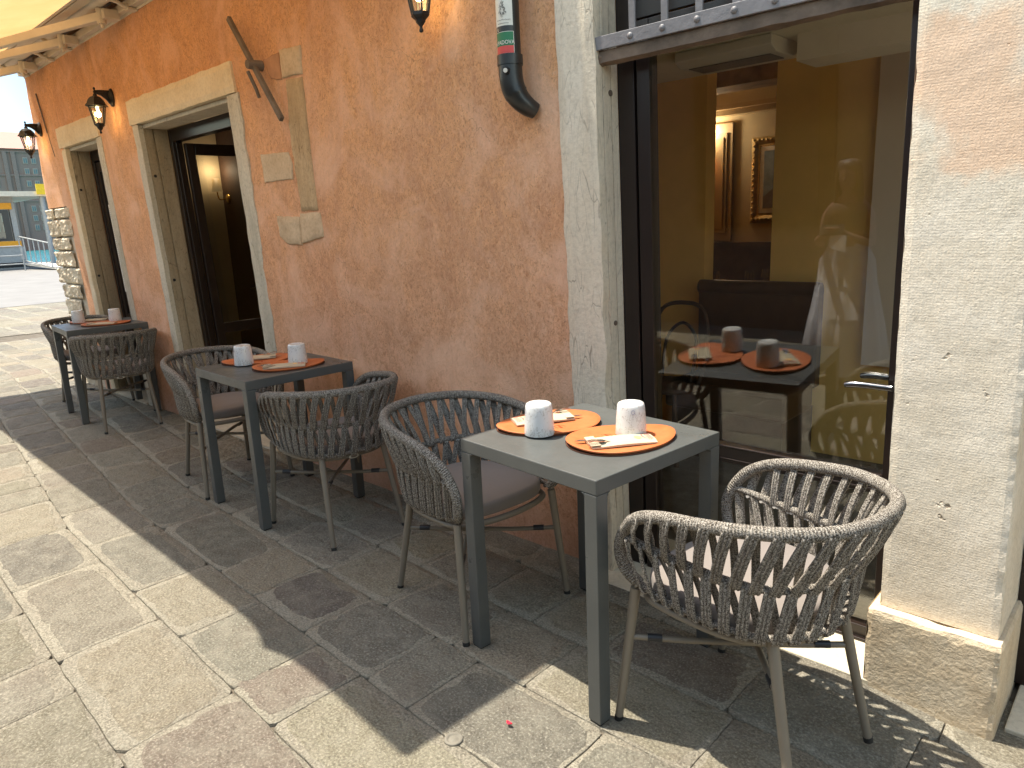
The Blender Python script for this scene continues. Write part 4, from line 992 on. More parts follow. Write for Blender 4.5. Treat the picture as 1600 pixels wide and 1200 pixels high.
    for i in range(48):
        a = 2*math.pi*i/48; ca, sa = math.cos(a), math.sin(a); q_ = (abs(ca)**3.2+abs(sa)**3.2)**(-1/3.2); x, y = q_*ca, q_*sa
        wd_ = .232 if x > 0 else .232-.055*(-x)**1.5
        out.append((.012 + x*.222, y*wd_))
    lay = [(.90, .424), (.985, .428), (1.0, .438), (1.0, .462), (.985, .472), (.94, .478), (.6, .482), (.3, .484)]
    V = [(.012+(x-.012)*s_, y*s_, z) for s_, z in lay for x, y in out]; V.append((.012, 0, .4845)); F = []
    for k_ in range(len(lay)-1):
        for i in range(48): j = (i+1) % 48; F.append((k_*48+i, k_*48+j, (k_+1)*48+j, (k_+1)*48+i))
    F += [(7*48+i, 7*48+(i+1) % 48, 8*48) for i in range(48)]; F.append(tuple(range(47, -1, -1)))
    b.add(V, F, smooth=True); b.build('cushion', cush, r)
    return r
C0 = make_chair(('rope_wrap', 'rope_strap', 'taupe_metal', 'cushion'))
CH = [((-.762, -.517), (-.989, .145), 'grey rope armchair standing in full sun between table and stone pillar'),
      ((-1.897, -.480), (.994, -.103), 'rope armchair on the left of the sunlit table with its front toward it'),
      ((-2.922, -.409), (-.996, .087), 'rope armchair on the right of the middle table with its back to the camera'),
      ((-4.03, -.43), (.995, -.09), 'rope armchair on the left of the middle table below the open door'),
      ((-5.99, -.35), (-.985, .17), 'rope armchair on the near side of the farthest table'),
      ((-7.05, -.26), (.995, -.05), 'rope armchair half hidden behind the farthest table')]
for i, (p, f, lb) in enumerate(CH):
    o = C0 if i == 0 else copy_tree(C0); o.location = (p[0], p[1], 0); o.rotation_euler.z = math.atan2(f[1], f[0]); tag(o, lb, 'chair', 'rope armchairs at the cafe tables')
# ================================================================== TABLE SETTINGS
def egg(n=64, a=.137, b=.180, k=.16, tilt=0):
    P = []
    for i in range(n):
        t = 2*math.pi*i/n; x = a*math.cos(t)*(1-k*math.sin(t)); y = b*math.sin(t)
        P.append((x*math.cos(tilt)-y*math.sin(tilt), x*math.sin(tilt)+y*math.cos(tilt)))
    return P
def make_mat():
    b = MB(); P = egg(); n = len(P); V = []
    for sc, z in ((.985, .0010), (.997, .0045), (1.0, .0066), (.996, .0072)):
        for (x, y) in P:
            l_ = .010*abs(y/.18)**3 + .005*abs(x/.137)**3; V.append((x*sc, y*sc, z+l_))
    for sc in (.8, .5, .2):
        for (x, y) in P: V.append((x*sc, y*sc, .0072-.0052*(1-sc)/.8*.8))
    V.append((0, 0, .0022)); F = []
    for k_ in range(6):
        for i in range(n): j = (i+1) % n; F.append((k_*n+i, k_*n+j, (k_+1)*n+j, (k_+1)*n+i))
    F += [(6*n+i, 6*n+(i+1) % n, 7*n) for i in range(n)]
    b.add(V, F, smooth=True); o = b.build('placemat', 'placemat')
    b = MB(); b.add([(x*1.0015, y*1.0015, z) for z in (.0012, .0052) for x, y in P], [(i, (i+1) % n, n+(i+1) % n, n+i) for i in range(n)] + [tuple(range(n))[::-1]]); b.build('rim_shade_band', 'rim_shade', o)  # dark colour paints the shade in the gap under the raised rim
    b = MB(); rg = random.Random(8)        # the pressed emblem: a small house-like frame with letters
    def ln(pts):
        P_ = [Vector((x, y, .0062)) for x, y in pts]; b.sweep(P_, [(-.0006, -.0002), (.0006, -.0002), (.0006, .0002), (-.0006, .0002)], up=(0, 0, 1), smooth=False)
    ln([(-.022, .0), (-.006, .022), (.020, .024), (.026, .002), (.004, -.010), (-.022, 0)])
    for k_ in range(7): x = -.012+k_*.005; ln([(x, .004), (x+.002, .012), (x+.004, .005)])
    for i_ in range(len(b.v)): v = b.v[i_]; b.v[i_] = Vector((v.x-.055, v.y-.03, v.z-.0012))
    b.build('pressed_emblem', 'emboss', o)
    return o
def make_tumbler():
    b = MB(); b.lathe([(.0488, 0), (.0494, .002), (.0478, .03), (.0448, .072), (.0430, .092), (.0405, .0995), (.0365, .1020), (.0320, .1016), (.0280, .0995), (.014, .0988), (0, .0986)], (0, 0, 0), 40)
    b.lathe([(.0488, 0), (.0455, .0005), (.0440, .04), (.0410, .085), (0, .090)], (0, 0, 0), 40); b.f = b.f; o = b.build('tumbler', 'tumbler', weld=True)
    b = MB()
    for k_ in range(10):
        a0, a1 = k_*.628, k_*.628+.45; r0_ = .0402-.0026*(.075-.03)/.045
        def pt(a, rr_): th = -1.9+rr_*math.cos(a)/.045; zz = .080+rr_*1.15*math.sin(a); R0 = .0386-.0075*0 + (0.0004); R1 = .0448-(zz-.072)*.090+.0006; return Vector((R1*math.cos(th), R1*math.sin(th), zz))
        b.add([pt(a0, .0058), pt(a1, .0058), pt(a1, .0046), pt(a0, .0046)], [(0, 1, 2, 3)])
    b.build('printed_ring', 'blue_ink', o); return o
simple('blue_ink', (.04, .05, .28), .4)
def make_napkin():
    b = MB(); L_, W = .102, .047       # half length, half width; local +x is the open cutlery end
    V = []; nx, ny = 14, 6
    def zt(u, v_): return .011 + .003*math.sin((u+1)*1.6) - .006*abs(v_)**4 + .001*noise.noise(Vector((u*3, v_*3, 4)))
    for i in range(nx+1):
        for j in range(ny+1):
            u, v_ = -1+2*i/nx, -1+2*j/ny; V.append((L_*u, W*v_*(1+.02*u), max(.004, zt(u, v_))))
    o_ = len(V)
    for i in range(nx+1):
        for j in range(ny+1): u, v_ = -1+2*i/nx, -1+2*j/ny; V.append((L_*u, W*v_*(1+.02*u), .0015))
    F = [(i*(ny+1)+j, (i+1)*(ny+1)+j, (i+1)*(ny+1)+j+1, i*(ny+1)+j+1) for i in range(nx) for j in range(ny)]
    F += [(o_+i*(ny+1)+j+1, o_+(i+1)*(ny+1)+j+1, o_+(i+1)*(ny+1)+j, o_+i*(ny+1)+j) for i in range(nx) for j in range(ny)]
    lp = [i*(ny+1) for i in range(nx+1)] + [nx*(ny+1)+j for j in range(1, ny+1)] + [i*(ny+1)+ny for i in range(nx-1, -1, -1)] + [j for j in range(ny-1, 0, -1)]
    F += [(lp[(k_+1) % len(lp)], lp[k_], o_+lp[k_], o_+lp[(k_+1) % len(lp)]) for k_ in range(len(lp))]
    b.add(V, F, smooth=False); o = b.build('cutlery_sleeve', 'paper', bevel=0)
    # upper flap edge, slightly shorter, at the open end
    b = MB(); b.add([(L_-.030, -W, .0125), (L_-.026, W, .0125), (L_+.004, W*1.0, .0118), (L_, -W*.98, .0118), (L_-.030, -W, .0116), (L_-.026, W, .0116), (L_+.004, W, .0108), (L_, -W*.98, .0108)], [(0,1,2,3), (7,6,5,4), (0,4,5,1), (1,5,6,2), (2,6,7,3), (3,7,4,0)]); b.build('flap', 'paper', o)
    def lift(u, v_): return zt(u, v_)+.0009
    b = MB(); V = []; n = 18        # printed sun and swoosh
    for k_ in range(n): a = 2*math.pi*k_/n; x, y = -.052+.011*math.cos(a), .008+.015*math.sin(a); V.append((x, y, lift(x/L_, y/W)))
    b.add(V, [tuple(range(n))]); b.build('printed_sun', 'gold_ink', o)
    b = MB(); V = []; 
    for k_ in range(11): t = -1+k_*.2; y = t*.026; x = -.066-.010*(t*t); x2 = x-.006*(1-t*t); V += [(x, y, lift(x/L_, y/W)), (x2, y, lift(x2/L_, y/W))]
    b.add(V, [(2*i, 2*i+2, 2*i+3, 2*i+1) for i in range(10)]); b.build('printed_swoosh', 'red_ink', o)
    b = MB(); rg = random.Random(3)
    for row in range(3):
        y = -.030
        while y < .028: l_ = rg.uniform(.002, .006); x = -.080-.006*row; b.add([(x, y, lift(x/L_, y/W)), (x, y+l_, lift(x/L_, (y+l_)/W)), (x-.0032, y+l_, lift(x/L_, (y+l_)/W)), (x-.0032, y, lift(x/L_, y/W))], [(0,1,2,3)]); y += l_+.0015
    b.build('printed_words', 'red_ink', o); return o
def make_fork():
    b = MB(); hd = [(0, .0), (.04, .004), (.09, .006), (.115, .003)]
    b.sweep(cr([(.045, 0, .0125), (.07, 0, .0135), (.085, 0, .017), (.098, 0, .021)], 4), [(-.0035, -.0009), (.0035, -.0009), (.0035, .0009), (-.0035, .0009)], up=(0, 0, 1), smooth=False)
    pts = [(.095, -.003), (.102, -.0105), (.116, -.0115), (.116, .0115), (.102, .0105), (.095, .003)]
    b.prism(pts, .0205, .0222, lambda p, t: Vector((p[0], p[1], t + (p[0]-.095)*.10)))
    for y in (-.0098, -.0033, .0033, .0098): b.sweep([(.115, y, .0232), (.135, y, .0262), (.152, y, .0245)], [(-.0015, -.0008), (.0015, -.0008), (.0015, .0008), (-.0015, .0008)], up=(0, 0, 1), smooth=False)
    return b.build('fork', 'steel')
def make_knife():
    b = MB(); pts = [(.085, -.005), (.10, -.0065), (.150, -.006), (.168, .002), (.16, .0065), (.085, .005)]
    b.prism(pts, .0130, .0145, lambda p, t: Vector((p[0], p[1], t))); return b.build('knife', 'steel')
PM, TU, NA, FO, KN = make_mat(), make_tumbler(), make_napkin(), make_fork(), make_knife()
names = ['sunlit near table', 'shaded middle table', 'farthest table']
sides = [('on the left of the', (-.178, .045), 3.14159+.0, 1), ('on the right of the', (.125, .012), 0.0, -1)]
first = True
ZT_ = .7502
def put(src, loc, rz, lb, cat, grp):
    global used
    o = src if src.name not in used else copy_tree(src); used.add(src.name)
    o.location = loc; o.rotation_euler = (0, 0, rz); tag(o, lb, cat, grp); return o
used = set()
LAY = [ # mat centre, mat rot, tumbler, napkin centre, napkin angle  (world offsets from the near table centre)
  ((-.180, .014), .50, (-.126, -.093), (-.222, .032), R(58)),
  ((.120, .014), .42, (.113, .073), (.138, -.022), R(53)+math.pi)]
for ti, (tx, ty, trz, _) in enumerate(TB):
    dr = trz - TB[0][2]
    for k_ in range(2):
        mc, mr, tc, nc, na = LAY[k_]; side = ('left', 'right')[k_]; nm = names[ti]
        def W(p): v = Matrix.Rotation(dr, 2) @ Vector(p); return tx+v.x, ty+v.y
        if ti == 2 and k_ == 0: tc = (-.19, -.095)
        if ti == 2 and k_ == 1: tc = (.0, .125)
        x, y = W(mc); put(PM, (x, y, ZT_), dr-mr+(math.pi if k_ == 0 else 0), f'oval orange leather placemat on the {side} of the {nm}', 'placemat', 'oval placemats on the tables')
        x, y = W(tc); put(TU, (x, y, ZT_+.0065), dr+rnd(-.5, .5)+(0 if ti else .9*k_), f'upturned white speckled tumbler on the {side} placemat of the {nm}', 'tumbler', 'upturned speckled tumblers')
        x, y = W(nc); put(NA, (x, y, ZT_+.0068), dr+na, f'cream paper cutlery sleeve with printed sun on the {side} placemat of the {nm}', 'cutlery sleeve', 'paper cutlery sleeves')
        v = Vector((math.cos(dr+na), math.sin(dr+na)))
        put(FO, (x-v.x*.040-v.y*.012, y-v.y*.040+v.x*.012, ZT_+.0035), dr+na+.12, f'steel fork tucked in the paper sleeve on the {side} of the {nm}', 'fork', 'forks in the paper sleeves')
        put(KN, (x-v.x*.030+v.y*.012, y-v.y*.030-v.x*.012, ZT_+.0015), dr+na-.10, f'steel knife tucked in the paper sleeve on the {side} of the {nm}', 'knife', 'knives in the paper sleeves')
# a red petal and a drain ring on the pavement
b = MB(); V = [(.010*math.cos(t)*(1+.5*math.sin(t)), .006*math.sin(t), .002+.002*math.cos(2*t)) for t in [k_*.628 for k_ in range(10)]]; b.add(V, [tuple(range(10))]); b.add([(x, y, 0) for x, y, z in V], [tuple(range(10))[::-1]])
pt_ = b.build('petal', 'petal', weld=True); pt_.location = (-1.275, -.955, .012); tag(pt_, 'tiny red petal lying on the sunlit pavement by the near table leg', 'petal')
simple('stud', (.17, .155, .125), .9, 0, .2, .8, 90)
b = MB(); b.lathe([(.034, 0), (.034, .004), (.030, .006), (.0245, .006), (.0215, .0015), (.017, .001), (.012, .0035), (0, .004)], (0, 0, 0), 24); dr_ = b.build('ground_stud', 'stud'); dr_.location = (-1.361, -1.094, -.001); dr_.scale = (.8, .8, .8); tag(dr_, 'small round stud set in the pavement at the tip of the awning shade', 'stud')
# ================================================================== INSIDE THE RESTAURANT
b = MB(); b.box(-2.25, -1.50, 1.90, 1.99, .40, .985); b.tube([(-2.25, 1.93, .97), (-1.50, 1.93, .97)], .045, 12)
bo = b.build('backrest', 'leather', None, bevel=.012); bn = empty('banquette', (-1.9, 1.8, -.05)); bo.parent = bn; bo.location = -bn.location
tag(bn, 'dark brown leather banquette against the yellow partition inside', 'banquette')
b = MB(); b.box(-2.25, -1.50, 1.50, 1.90, .28, .44); b.build('seat', 'leather', bn, bevel=.02); b = MB(); b.box(-2.22, -1.53, 1.54, 1.98, -.05, .28); b.build('base', 'dark_wood', bn)
def sconce(x, y, z, lb, pw):
    r = empty('wall_sconce', (x, y, z)); tag(r, lb, 'sconce')
    b = MB(); b.lathe([(0, .0), (.05, .0), (.052, .008), (.03, .02), (0, .022)], (0, 0, 0), 18)
    for i in range(len(b.v)): v = b.v[i]; b.v[i] = Vector((x+v.x, y-v.z, z+v.y))
    b.build('back_plate', 'brass', r)
    b = MB(); b.tube(cr([(x, y-.02, z), (x, y-.10, z-.01), (x, y-.12, z+.05), (x, y-.12, z+.09)], 4), .007, 8); b.tube([(x-.05, y-.03, z), (x+.05, y-.03, z)], .004, 6); b.build('arm', 'brass', r)
    b = MB(); b.lathe([(.060, .07), (.036, .21), (.034, .21), (.058, .07)], (x, y-.12, z), 20); b.build('lamp_shade', 'dim_shade' if pw < 2 else 'lit_shade', r)
    l = D.lights.new('sconce_light', 'POINT'); l.energy = pw; l.color = (1, .76, .50); l.shadow_soft_size = .04; lo = D.objects.new('sconce_light', l); COL.objects.link(lo); lo.parent = r; lo.location = (0, -.12, .30)
sconce(-3.56, 4.497, 1.88, 'brass sconce with lit cream shade on the panelled dining room wall', 3.4)
sconce(-7.80, 1.599, 1.80, 'small lit sconce on the beige wall seen through the open far door', .6)
pf = empty('picture_frame', (-2.85, 4.45, 1.7)); tag(pf, 'ornate gilt picture frame with a small seascape on the dining room wall', 'picture')
b = MB(); X0_, X1_, Z0_, Z1_ = -3.13, -2.50, 1.31, 2.09
prof = [(-.0, 0), (.012, .02), (.04, .028), (.07, .012), (.085, .016), (.09, 0)]
for (A, B_) in (((X0_, Z0_), (X1_, Z0_)), ((X1_, Z0_), (X1_, Z1_)), ((X1_, Z1_), (X0_, Z1_)), ((X0_, Z1_), (X0_, Z0_))):
    a2, b2 = Vector((A[0], 0, A[1])), Vector((B_[0], 0, B_[1])); d_ = (b2-a2).normalized(); inn = Vector((0, 1, 0)).cross(d_)*-1; c_ = Vector(((X0_+X1_)/2, 0, (Z0_+Z1_)/2))
    if (c_-(a2+b2)/2).dot(inn) < 0: inn = -inn
    V = []
    for (o_, h_) in prof: V += [a2+d_*o_+inn*o_+Vector((0, 4.495-h_, 0)), b2-d_*o_+inn*o_+Vector((0, 4.495-h_, 0))]
    b.add(V, [(2*i, 2*i+1, 2*i+3, 2*i+2) for i in range(len(prof)-1)])
for k_ in range(60):
    t = k_/60*4; s_ = int(t); f_ = t-s_; P = [(X0_, Z0_), (X1_, Z0_), (X1_, Z1_), (X0_, Z1_), (X0_, Z0_)]; x = P[s_][0]+(P[s_+1][0]-P[s_][0])*f_; z = P[s_][1]+(P[s_+1][1]-P[s_][1])*f_
    b.lathe([(0, -.012), (.014, -.004), (.012, .008), (0, .014)], (x*(1)+(.03 if x < -2.8 else -.03), 4.47, z+(.03 if z < 1.7 else -.03)), 6)
b.build('gilt_moulding', 'gilt', pf)
simple('sea_blue', (.20, .24, .26), .5, 0, .4); simple('shore', (.16, .13, .10), .6, 0, .4)
b = MB(); b.box(X0_+.09, X1_-.09, 4.483, 4.486, Z0_+.09, Z1_-.09); b.build('mount', 'white_paint', pf)
b = MB(); b.box(X0_+.13, X1_-.13, 4.478, 4.482, Z0_+.13, Z1_-.13); b.build('painting', 'sea_blue', pf); b = MB(); b.box(X0_+.13, X1_-.13, 4.475, 4.4775, Z0_+.13, Z0_+.24); b.prism([(X0_+.14, Z0_+.24), (X0_+.24, Z0_+.32), (X0_+.32, Z0_+.24)], 4.475, 4.4775, lambda p, t: Vector((p[0], t, p[1]))); b.build('painted_shore', 'shore', pf)
b = MB(); b.prism([(1.30, 2.238), (1.62, 2.238), (1.62, 2.19), (1.56, 2.165), (1.36, 2.165), (1.30, 2.19)], -2.08, -1.56, lambda p, t: Vector((t, p[0], p[1]))); ac = b.build('air_conditioner', 'white_plastic', bevel=.006, origin=(-1.8, 1.45, 2.2)); tag(ac, 'flat white air conditioning unit under the ceiling inside the glass door', 'air conditioner')
b = MB(); b.box(-2.04, -1.60, 1.38, 1.54, 2.160, 2.164); b.build('louvre', 'grey_paint', ac)
# inner dining table with wine glasses
dt = empty('dining_table', (-2.75, 3.45, -.05)); tag(dt, 'dark dining table laid with wine glasses in the back room', 'table')
b = MB(); b.box(-3.4, -2.1, 3.05, 3.8, .69, .73); b.build('tabletop', 'dark_wood', dt, bevel=.004)
for sx, sy in ((-3.35, 3.1), (-2.2, 3.1), (-3.35, 3.7), (-2.2, 3.7)): b = MB(); b.box(sx, sx+.05, sy, sy+.05, -.05, .689); b.build('leg', 'dark_wood', dt)
def wine():
    b = MB(); b.lathe([(.034, 0), (.034, .002), (.006, .006), (.004, .02), (.004, .085), (.010, .095), (.032, .12), (.040, .15), (.036, .19), (.031, .215), (.0298, .215), (.034, .19), (.038, .15), (.030, .122), (0, .10)], (0, 0, 0), 20); return b.build('wine_glass', 'thin_glass')
w0 = wine()
for i, (x, y, lb) in enumerate(((-2.86, 3.3, 'wine glass on the back table nearest the yellow wall edge'), (-2.62, 3.42, 'front wine glass of the pair on the back table'), (-2.56, 3.6, 'rear wine glass of the pair on the back table'))):
    o = w0 if i == 0 else copy_tree(w0); o.location = (x, y, .7305); tag(o, lb, 'wine glass', 'wine glasses on the back table')
# a bentwood chair inside, its dark back seen through the glass
ic = empty('dining_chair', (-3.0, 1.35, -.05)); tag(ic, 'dark wooden dining chair inside beside the yellow pier', 'chair')
b = MB(); b.lathe([(0, .41), (.19, .41), (.20, .425), (.19, .44), (0, .44)], (-2.2, 1.45, 0), 24); b.build('seat', 'dark_wood', ic)
for sx, sy in ((-.14, -.14), (.14, -.14), (-.14, .14), (.14, .14)): b = MB(); b.tube([(-2.2+sx*.8, 1.45+sy*.8, .41), (-2.2+sx*1.2, 1.45+sy*1.2, -.05)], .014, 8); b.build('leg', 'dark_wood', ic)
b = MB(); b.tube(cr([(-2.36, 1.53, .43), (-2.39, 1.58, .65), (-2.34, 1.62, .86), (-2.2, 1.65, .90), (-2.06, 1.62, .86), (-2.01, 1.58, .65), (-2.04, 1.53, .43)], 5), .013, 8); b.tube(cr([(-2.30, 1.55, .43), (-2.30, 1.61, .68), (-2.2, 1.63, .78), (-2.10, 1.61, .68), (-2.10, 1.55, .43)], 5), .010, 8); b.build('backrest', 'dark_wood', ic)
# ================================================================== WOMAN ON THE PAVEMENT (seen in the door's reflection)
PX, PY = -1.72, -2.80
def skin(name, chains, m, parent=None, sub=1):
    """chains of (point, radius) that share their first vertex with the body"""
    me = D.meshes.new(name); o = D.objects.new(name, me); COL.objects.link(o); V = []; E = []; Rr = []
    def vi(p, r_):
        for i, q_ in enumerate(V):
            if (q_-p).length < 1e-4: return i
        V.append(p); Rr.append(r_); return len(V)-1
    for ch in chains:
        last = None
        for (p, r_) in ch:
            i = vi(Vector(p), r_)
            if last is not None and last != i: E.append((last, i))
            last = i
    me.from_pydata(V, E, []); me.materials.append(MT[m])
    md = o.modifiers.new('Skin', 'SKIN'); md.use_smooth_shade = True
    sv = me.skin_vertices[0].data if me.skin_vertices else None
    if sv is None:
        bm = bmesh.new(); bm.from_mesh(me); bm.verts.layers.skin.verify(); bm.to_mesh(me); bm.free(); sv = me.skin_vertices[0].data
    for i, r_ in enumerate(Rr): sv[i].radius = r_ if isinstance(r_, tuple) else (r_, r_); sv[i].use_root = (i == 0)
    s_ = o.modifiers.new('Sub', 'SUBSURF'); s_.levels = sub; s_.render_levels = sub
    if parent: o.parent = parent
    return o
pr_ = empty('person', (PX, PY, -.072), .0); pr_.scale = (.9, .9, .9)
tag(pr_, 'long-haired woman in a white tiered skirt looking at a phone, mirrored in the door', 'person')
H = .99
body = [((0, 0, .98*H), (.12, .06)), ((0, 0, 1.10*H), (.115, .08)), ((0, .005, 1.22*H), (.125, .085)), ((0, .0, 1.38*H), (.14, .08)), ((0, -.01, 1.46*H), (.09, .06)), ((0, .0, 1.50*H), .045), ((0, .02, 1.535*H), .048), ((0, .035, 1.60*H), (.066, .082)), ((0, .03, 1.68*H), (.066, .078)), ((0, .025, 1.715*H), .04)]
def arm(s): return [((0, .0, 1.38*H), (.14, .08)), ((s*.11, -.005, 1.405*H), .044), ((s*.155, .0, 1.35*H), .040), ((s*.185, .03, 1.12*H), .032), ((s*.15, .20, 1.17*H), .030), ((s*.075, .29, 1.23*H), .022), ((s*.055, .31, 1.25*H), (.034, .018))]
def fingers(s):
    out = []
    for k_ in range(4): out.append([((s*.055, .31, 1.25*H), (.034, .018)), ((s*.050, .325, (1.272-.018*k_)*H), .010), ((s*.020, .345, (1.278-.018*k_)*H), .008), ((s*-.002, .335, (1.276-.018*k_)*H), .007)])
    out.append([((s*.055, .31, 1.25*H), (.034, .018)), ((s*.045, .305, 1.275*H), .010), ((s*.02, .305, 1.295*H), .008)]); return out
legs = [[((0, 0, .98*H), (.12, .06)), ((s*.09, 0, .88*H), .070), ((s*.10, .01, .50*H), .058), ((s*.10, -.01, .12*H), .036), ((s*.10, .0, .05), .034), ((s*.11, .10, .03), (.040, .025)), ((s*.115, .16, .022), (.035, .02))] for s in (1, -1)]
bd = skin('body', [body, arm(1), arm(-1)] + fingers(1) + fingers(-1) + legs, 'skin', pr_, 2)
b = MB(); b.lathe([(0, 0), (.010, .004), (.012, .02), (.004, .032), (0, .036)], (0, .112, 1.625*H), 8)     # nose
for s in (1, -1): b.lathe([(0, -.012), (.012, -.008), (.014, .006), (.006, .016), (0, .018)], (s*.070, .03, 1.645*H), 8)
b.build('face_features', 'skin', pr_)
b = MB()
for s in (1, -1): b.lathe([(0, -.004), (.008, -.002), (.008, .002), (0, .004)], (s*.027, .104, 1.655*H), 8); b.bar((s*.015, .107, 1.672*H), (s*.042, .100, 1.672*H), .004, .003)
b.bar((-.018, .106, 1.598*H), (.018, .106, 1.598*H), .006, .006); b.build('eyes_and_mouth', 'hair', pr_)
# hair: a cap and long falls on both sides
b = MB()
for k_ in range(80):
    t = k_/80; a = -2.0+4.0*t; sx = math.sin(a)*.078; sy = .0 - math.cos(a)*.07
    if abs(a) > 1.9: L_ = .40
    else: L_ = rnd(.36, .46)
    top_ = Vector((sx*.25, .01+sy*.2, 1.775*H)); P = cr([top_, Vector((sx*.85, .02+sy*.8, 1.755*H)), Vector((sx*1.08, .02+sy*1.1, 1.66*H)), Vector((sx*1.2, .01+sy*1.1, (1.66-L_*.5)*H)), Vector((sx*1.15+rnd(-.01, .01), .03+sy*.9, (1.66-L_)*H))], 4)
    b.tube(P, .012, 6, rad=[1.1]*8+[1.0]*4+[.8, .6, .45, .3, .2])
b.lathe([(0, .075), (.045, .066), (.075, .035), (.084, 0), (.080, -.02)], (0, .012, 1.715*H), 20)
b.build('hair', 'hair', pr_)
b = MB(); b.lathe([(.128, 1.225*H), (.132, 1.26*H), (.150, 1.34*H), (.145, 1.40*H), (.10, 1.43*H)], (0, 0, 0), 28)
for v in b.v: v.y = v.y*.68 + (.012 if v.y > 0 else 0)
b.build('top', 'top', pr_)
b = MB(); rows_ = [(1.135*H, .135, 0), (1.105*H, .145, .002), (1.0*H, .19, .012), (.80*H, .215, .010), (.795*H, .225, .007), (.55*H, .265, .013), (.545*H, .275, .008), (.30*H, .31, .016), (.10*H, .33, .02)]
n = 96; V = []
for z, r_, am in rows_:
    for i in range(n): a = 2*math.pi*i/n; q_ = r_+am*math.sin(a*13+z*3)+am*.5*math.sin(a*29+z*9); V.append((q_*math.cos(a), q_*math.sin(a)*.52, z))
b.add(V, [(k_*n+i, k_*n+(i+1) % n, (k_+1)*n+(i+1) % n, (k_+1)*n+i) for k_ in range(len(rows_)-1) for i in range(n)], smooth=True); b.build('skirt', 'skirt', pr_)
for o in kids(pr_):
    if o.name.split('.')[0] != 'body': o.location = (0, 0, -.04*H if o.name.split('.')[0] in ('face_features', 'eyes_and_mouth', 'hair') else 0)
ph = MB(); ph.obox((0, .332, 1.265*H), (.075, 0, 0), (0, .0035, .004), (0, -.018, .030)); po = ph.build('phone', 'black_iron', origin=(0, .332, 1.265*H)); po.location = Vector((PX, PY+.332*.9, 1.265*H*.9-.072)); tag(po, 'dark phone held in both hands by the woman', 'phone')
ph = MB(); ph.obox((.05, .36, 1.18*H), (.055, .01, -.012), (0, .003, 0), (0, -.012, .05)); po = ph.build('paper_sheet', 'white_paint', origin=(.05, .36, 1.18*H)); po.location = Vector((PX+.045, PY+.36*.9, 1.18*H*.9-.072)); tag(po, 'folded white sheet held under the phone by the woman', 'sheet')
# ================================================================== ACROSS THE STREET AND BEYOND THE QUAY
ob = empty('unseen_facing_building', (-8, -5, 0)); tag(ob, 'unseen low brown building across the lane, placed to darken the door reflection', 'building')  # unseen house, height and distance set to darken the glass yet admit sky light
b = MB(); b.box(-26, 14, -8.5, -4.2, -.2, 2.95); b.build('wall', 'far_facade', ob)
for i in range(9):
    b = MB(); x = -24+3.4*i; b.box(x, x+1.3, -4.2, -4.15, .9, 2.7); f_ = b.build('window', 'dark_frame', ob); b = MB(); b.box(x+.12, x+1.18, -4.14, -4.12, 1.02, 2.58); b.build('pane', 'dark_window', f_)
b = MB(); b.add([(-600, -300, -.9), (-47, -300, -.9), (-47, 400, -.9), (-600, 400, -.9)], [(0, 1, 2, 3)]); tag(b.build('water', 'water'), kind='structure')
b = MB(); b.add([(x, y, .006) for x, y in ((-47, -40), (-19.5, -40), (-19.5, 18), (-47, 18))], [(0, 1, 2, 3)]); b.box(-47.3, -46.9, -40, 18, -1, .03)
def m_deck():
    m, t, bs_ = mat('quay_deck', rough=.85); N = NT(t); v = N.coord(); w2 = N.n('ShaderNodeTexWave', wave_type='BANDS', bands_direction='X'); w2.inputs['Scale'].default_value = 1.1; w2.inputs['Distortion'].default_value = .2; N.l(v, w2.inputs[0])
    e = N.ramp(w2.outputs['Fac'], [(.02, 0.), (.10, 1.)]); c = N.mix(e, (.22, .20, .18), N.ramp(N.noise(v, 1.1, 5), [(.3, (.17, .16, .15)), (.7, (.225, .215, .20))])); t.links.new(c, bs_.inputs['Base Color']); MT['quay'] = m
m_deck(); tag(b.build('quay', 'quay'), kind='structure')
pn = empty('waterbus_stop', (-48, 5, 0)); tag(pn, 'grey floating waterbus stop with orange bands and large windows', 'waterbus stop')
b = MB(); b.box(-53, -47.5, -14, 8.9, -.9, 1.2); b.build('hull', 'pontoon_grey', pn); b = MB(); b.box(-47.52, -47.46, -14, 8.95, .1, .36); b.build('fender', 'black_rubber', pn)
b = MB(); b.box(-52.5, -47.6, -14, 8.75, 3.56, 3.86)
for y in (-13.8, -6, 1.5, 8.5): b.box(-47.8, -47.55, y, y+.25, 1.2, 3.56); b.box(-52.4, -52.2, y, y+.25, 1.2, 3.56)
b.build('cabin_frame', 'pontoon_grey', pn)
b = MB(); b.box(-47.55, -47.45, -14, 8.6, 3.22, 3.56); b.build('upper_band', 'orange_band', pn); b = MB(); b.box(-47.55, -47.45, -14, 8.75, 1.20, 1.52); b.build('lower_band', 'orange_band', pn)
for y0, y1 in ((-13.5, -6.1), (-5.7, 1.4), (1.8, 8.4)):
    b = MB(); b.box(-47.53, -47.47, y0, y1, 1.54, 1.68); b.box(-47.53, -47.47, y0, y1, 3.02, 3.2); b.box(-47.53, -47.47, y0, y0+.2, 1.68, 3.02); b.box(-47.53, -47.47, y1-.3, y1, 1.68, 3.02); wf = b.build('window_frame', 'dark_window', pn)
    b = MB(); b.box(-47.515, -47.50, y0+.2, y1-.3, 1.68, 3.02); b.build('pane', 'thin_glass', wf)
b = MB(); b.box(-52.4, -52.2, -14, 8.8, 1.2, 3.5); b.box(-49.5, -49.4, 5.6, 7.6, 1.2, 3.1); b.build('timber_lining', 'wood_int', pn); b = MB(); b.box(-49.39, -49.37, 6.4, 6.8, 1.9, 2.5); b.build('notice', 'white_paint', pn)
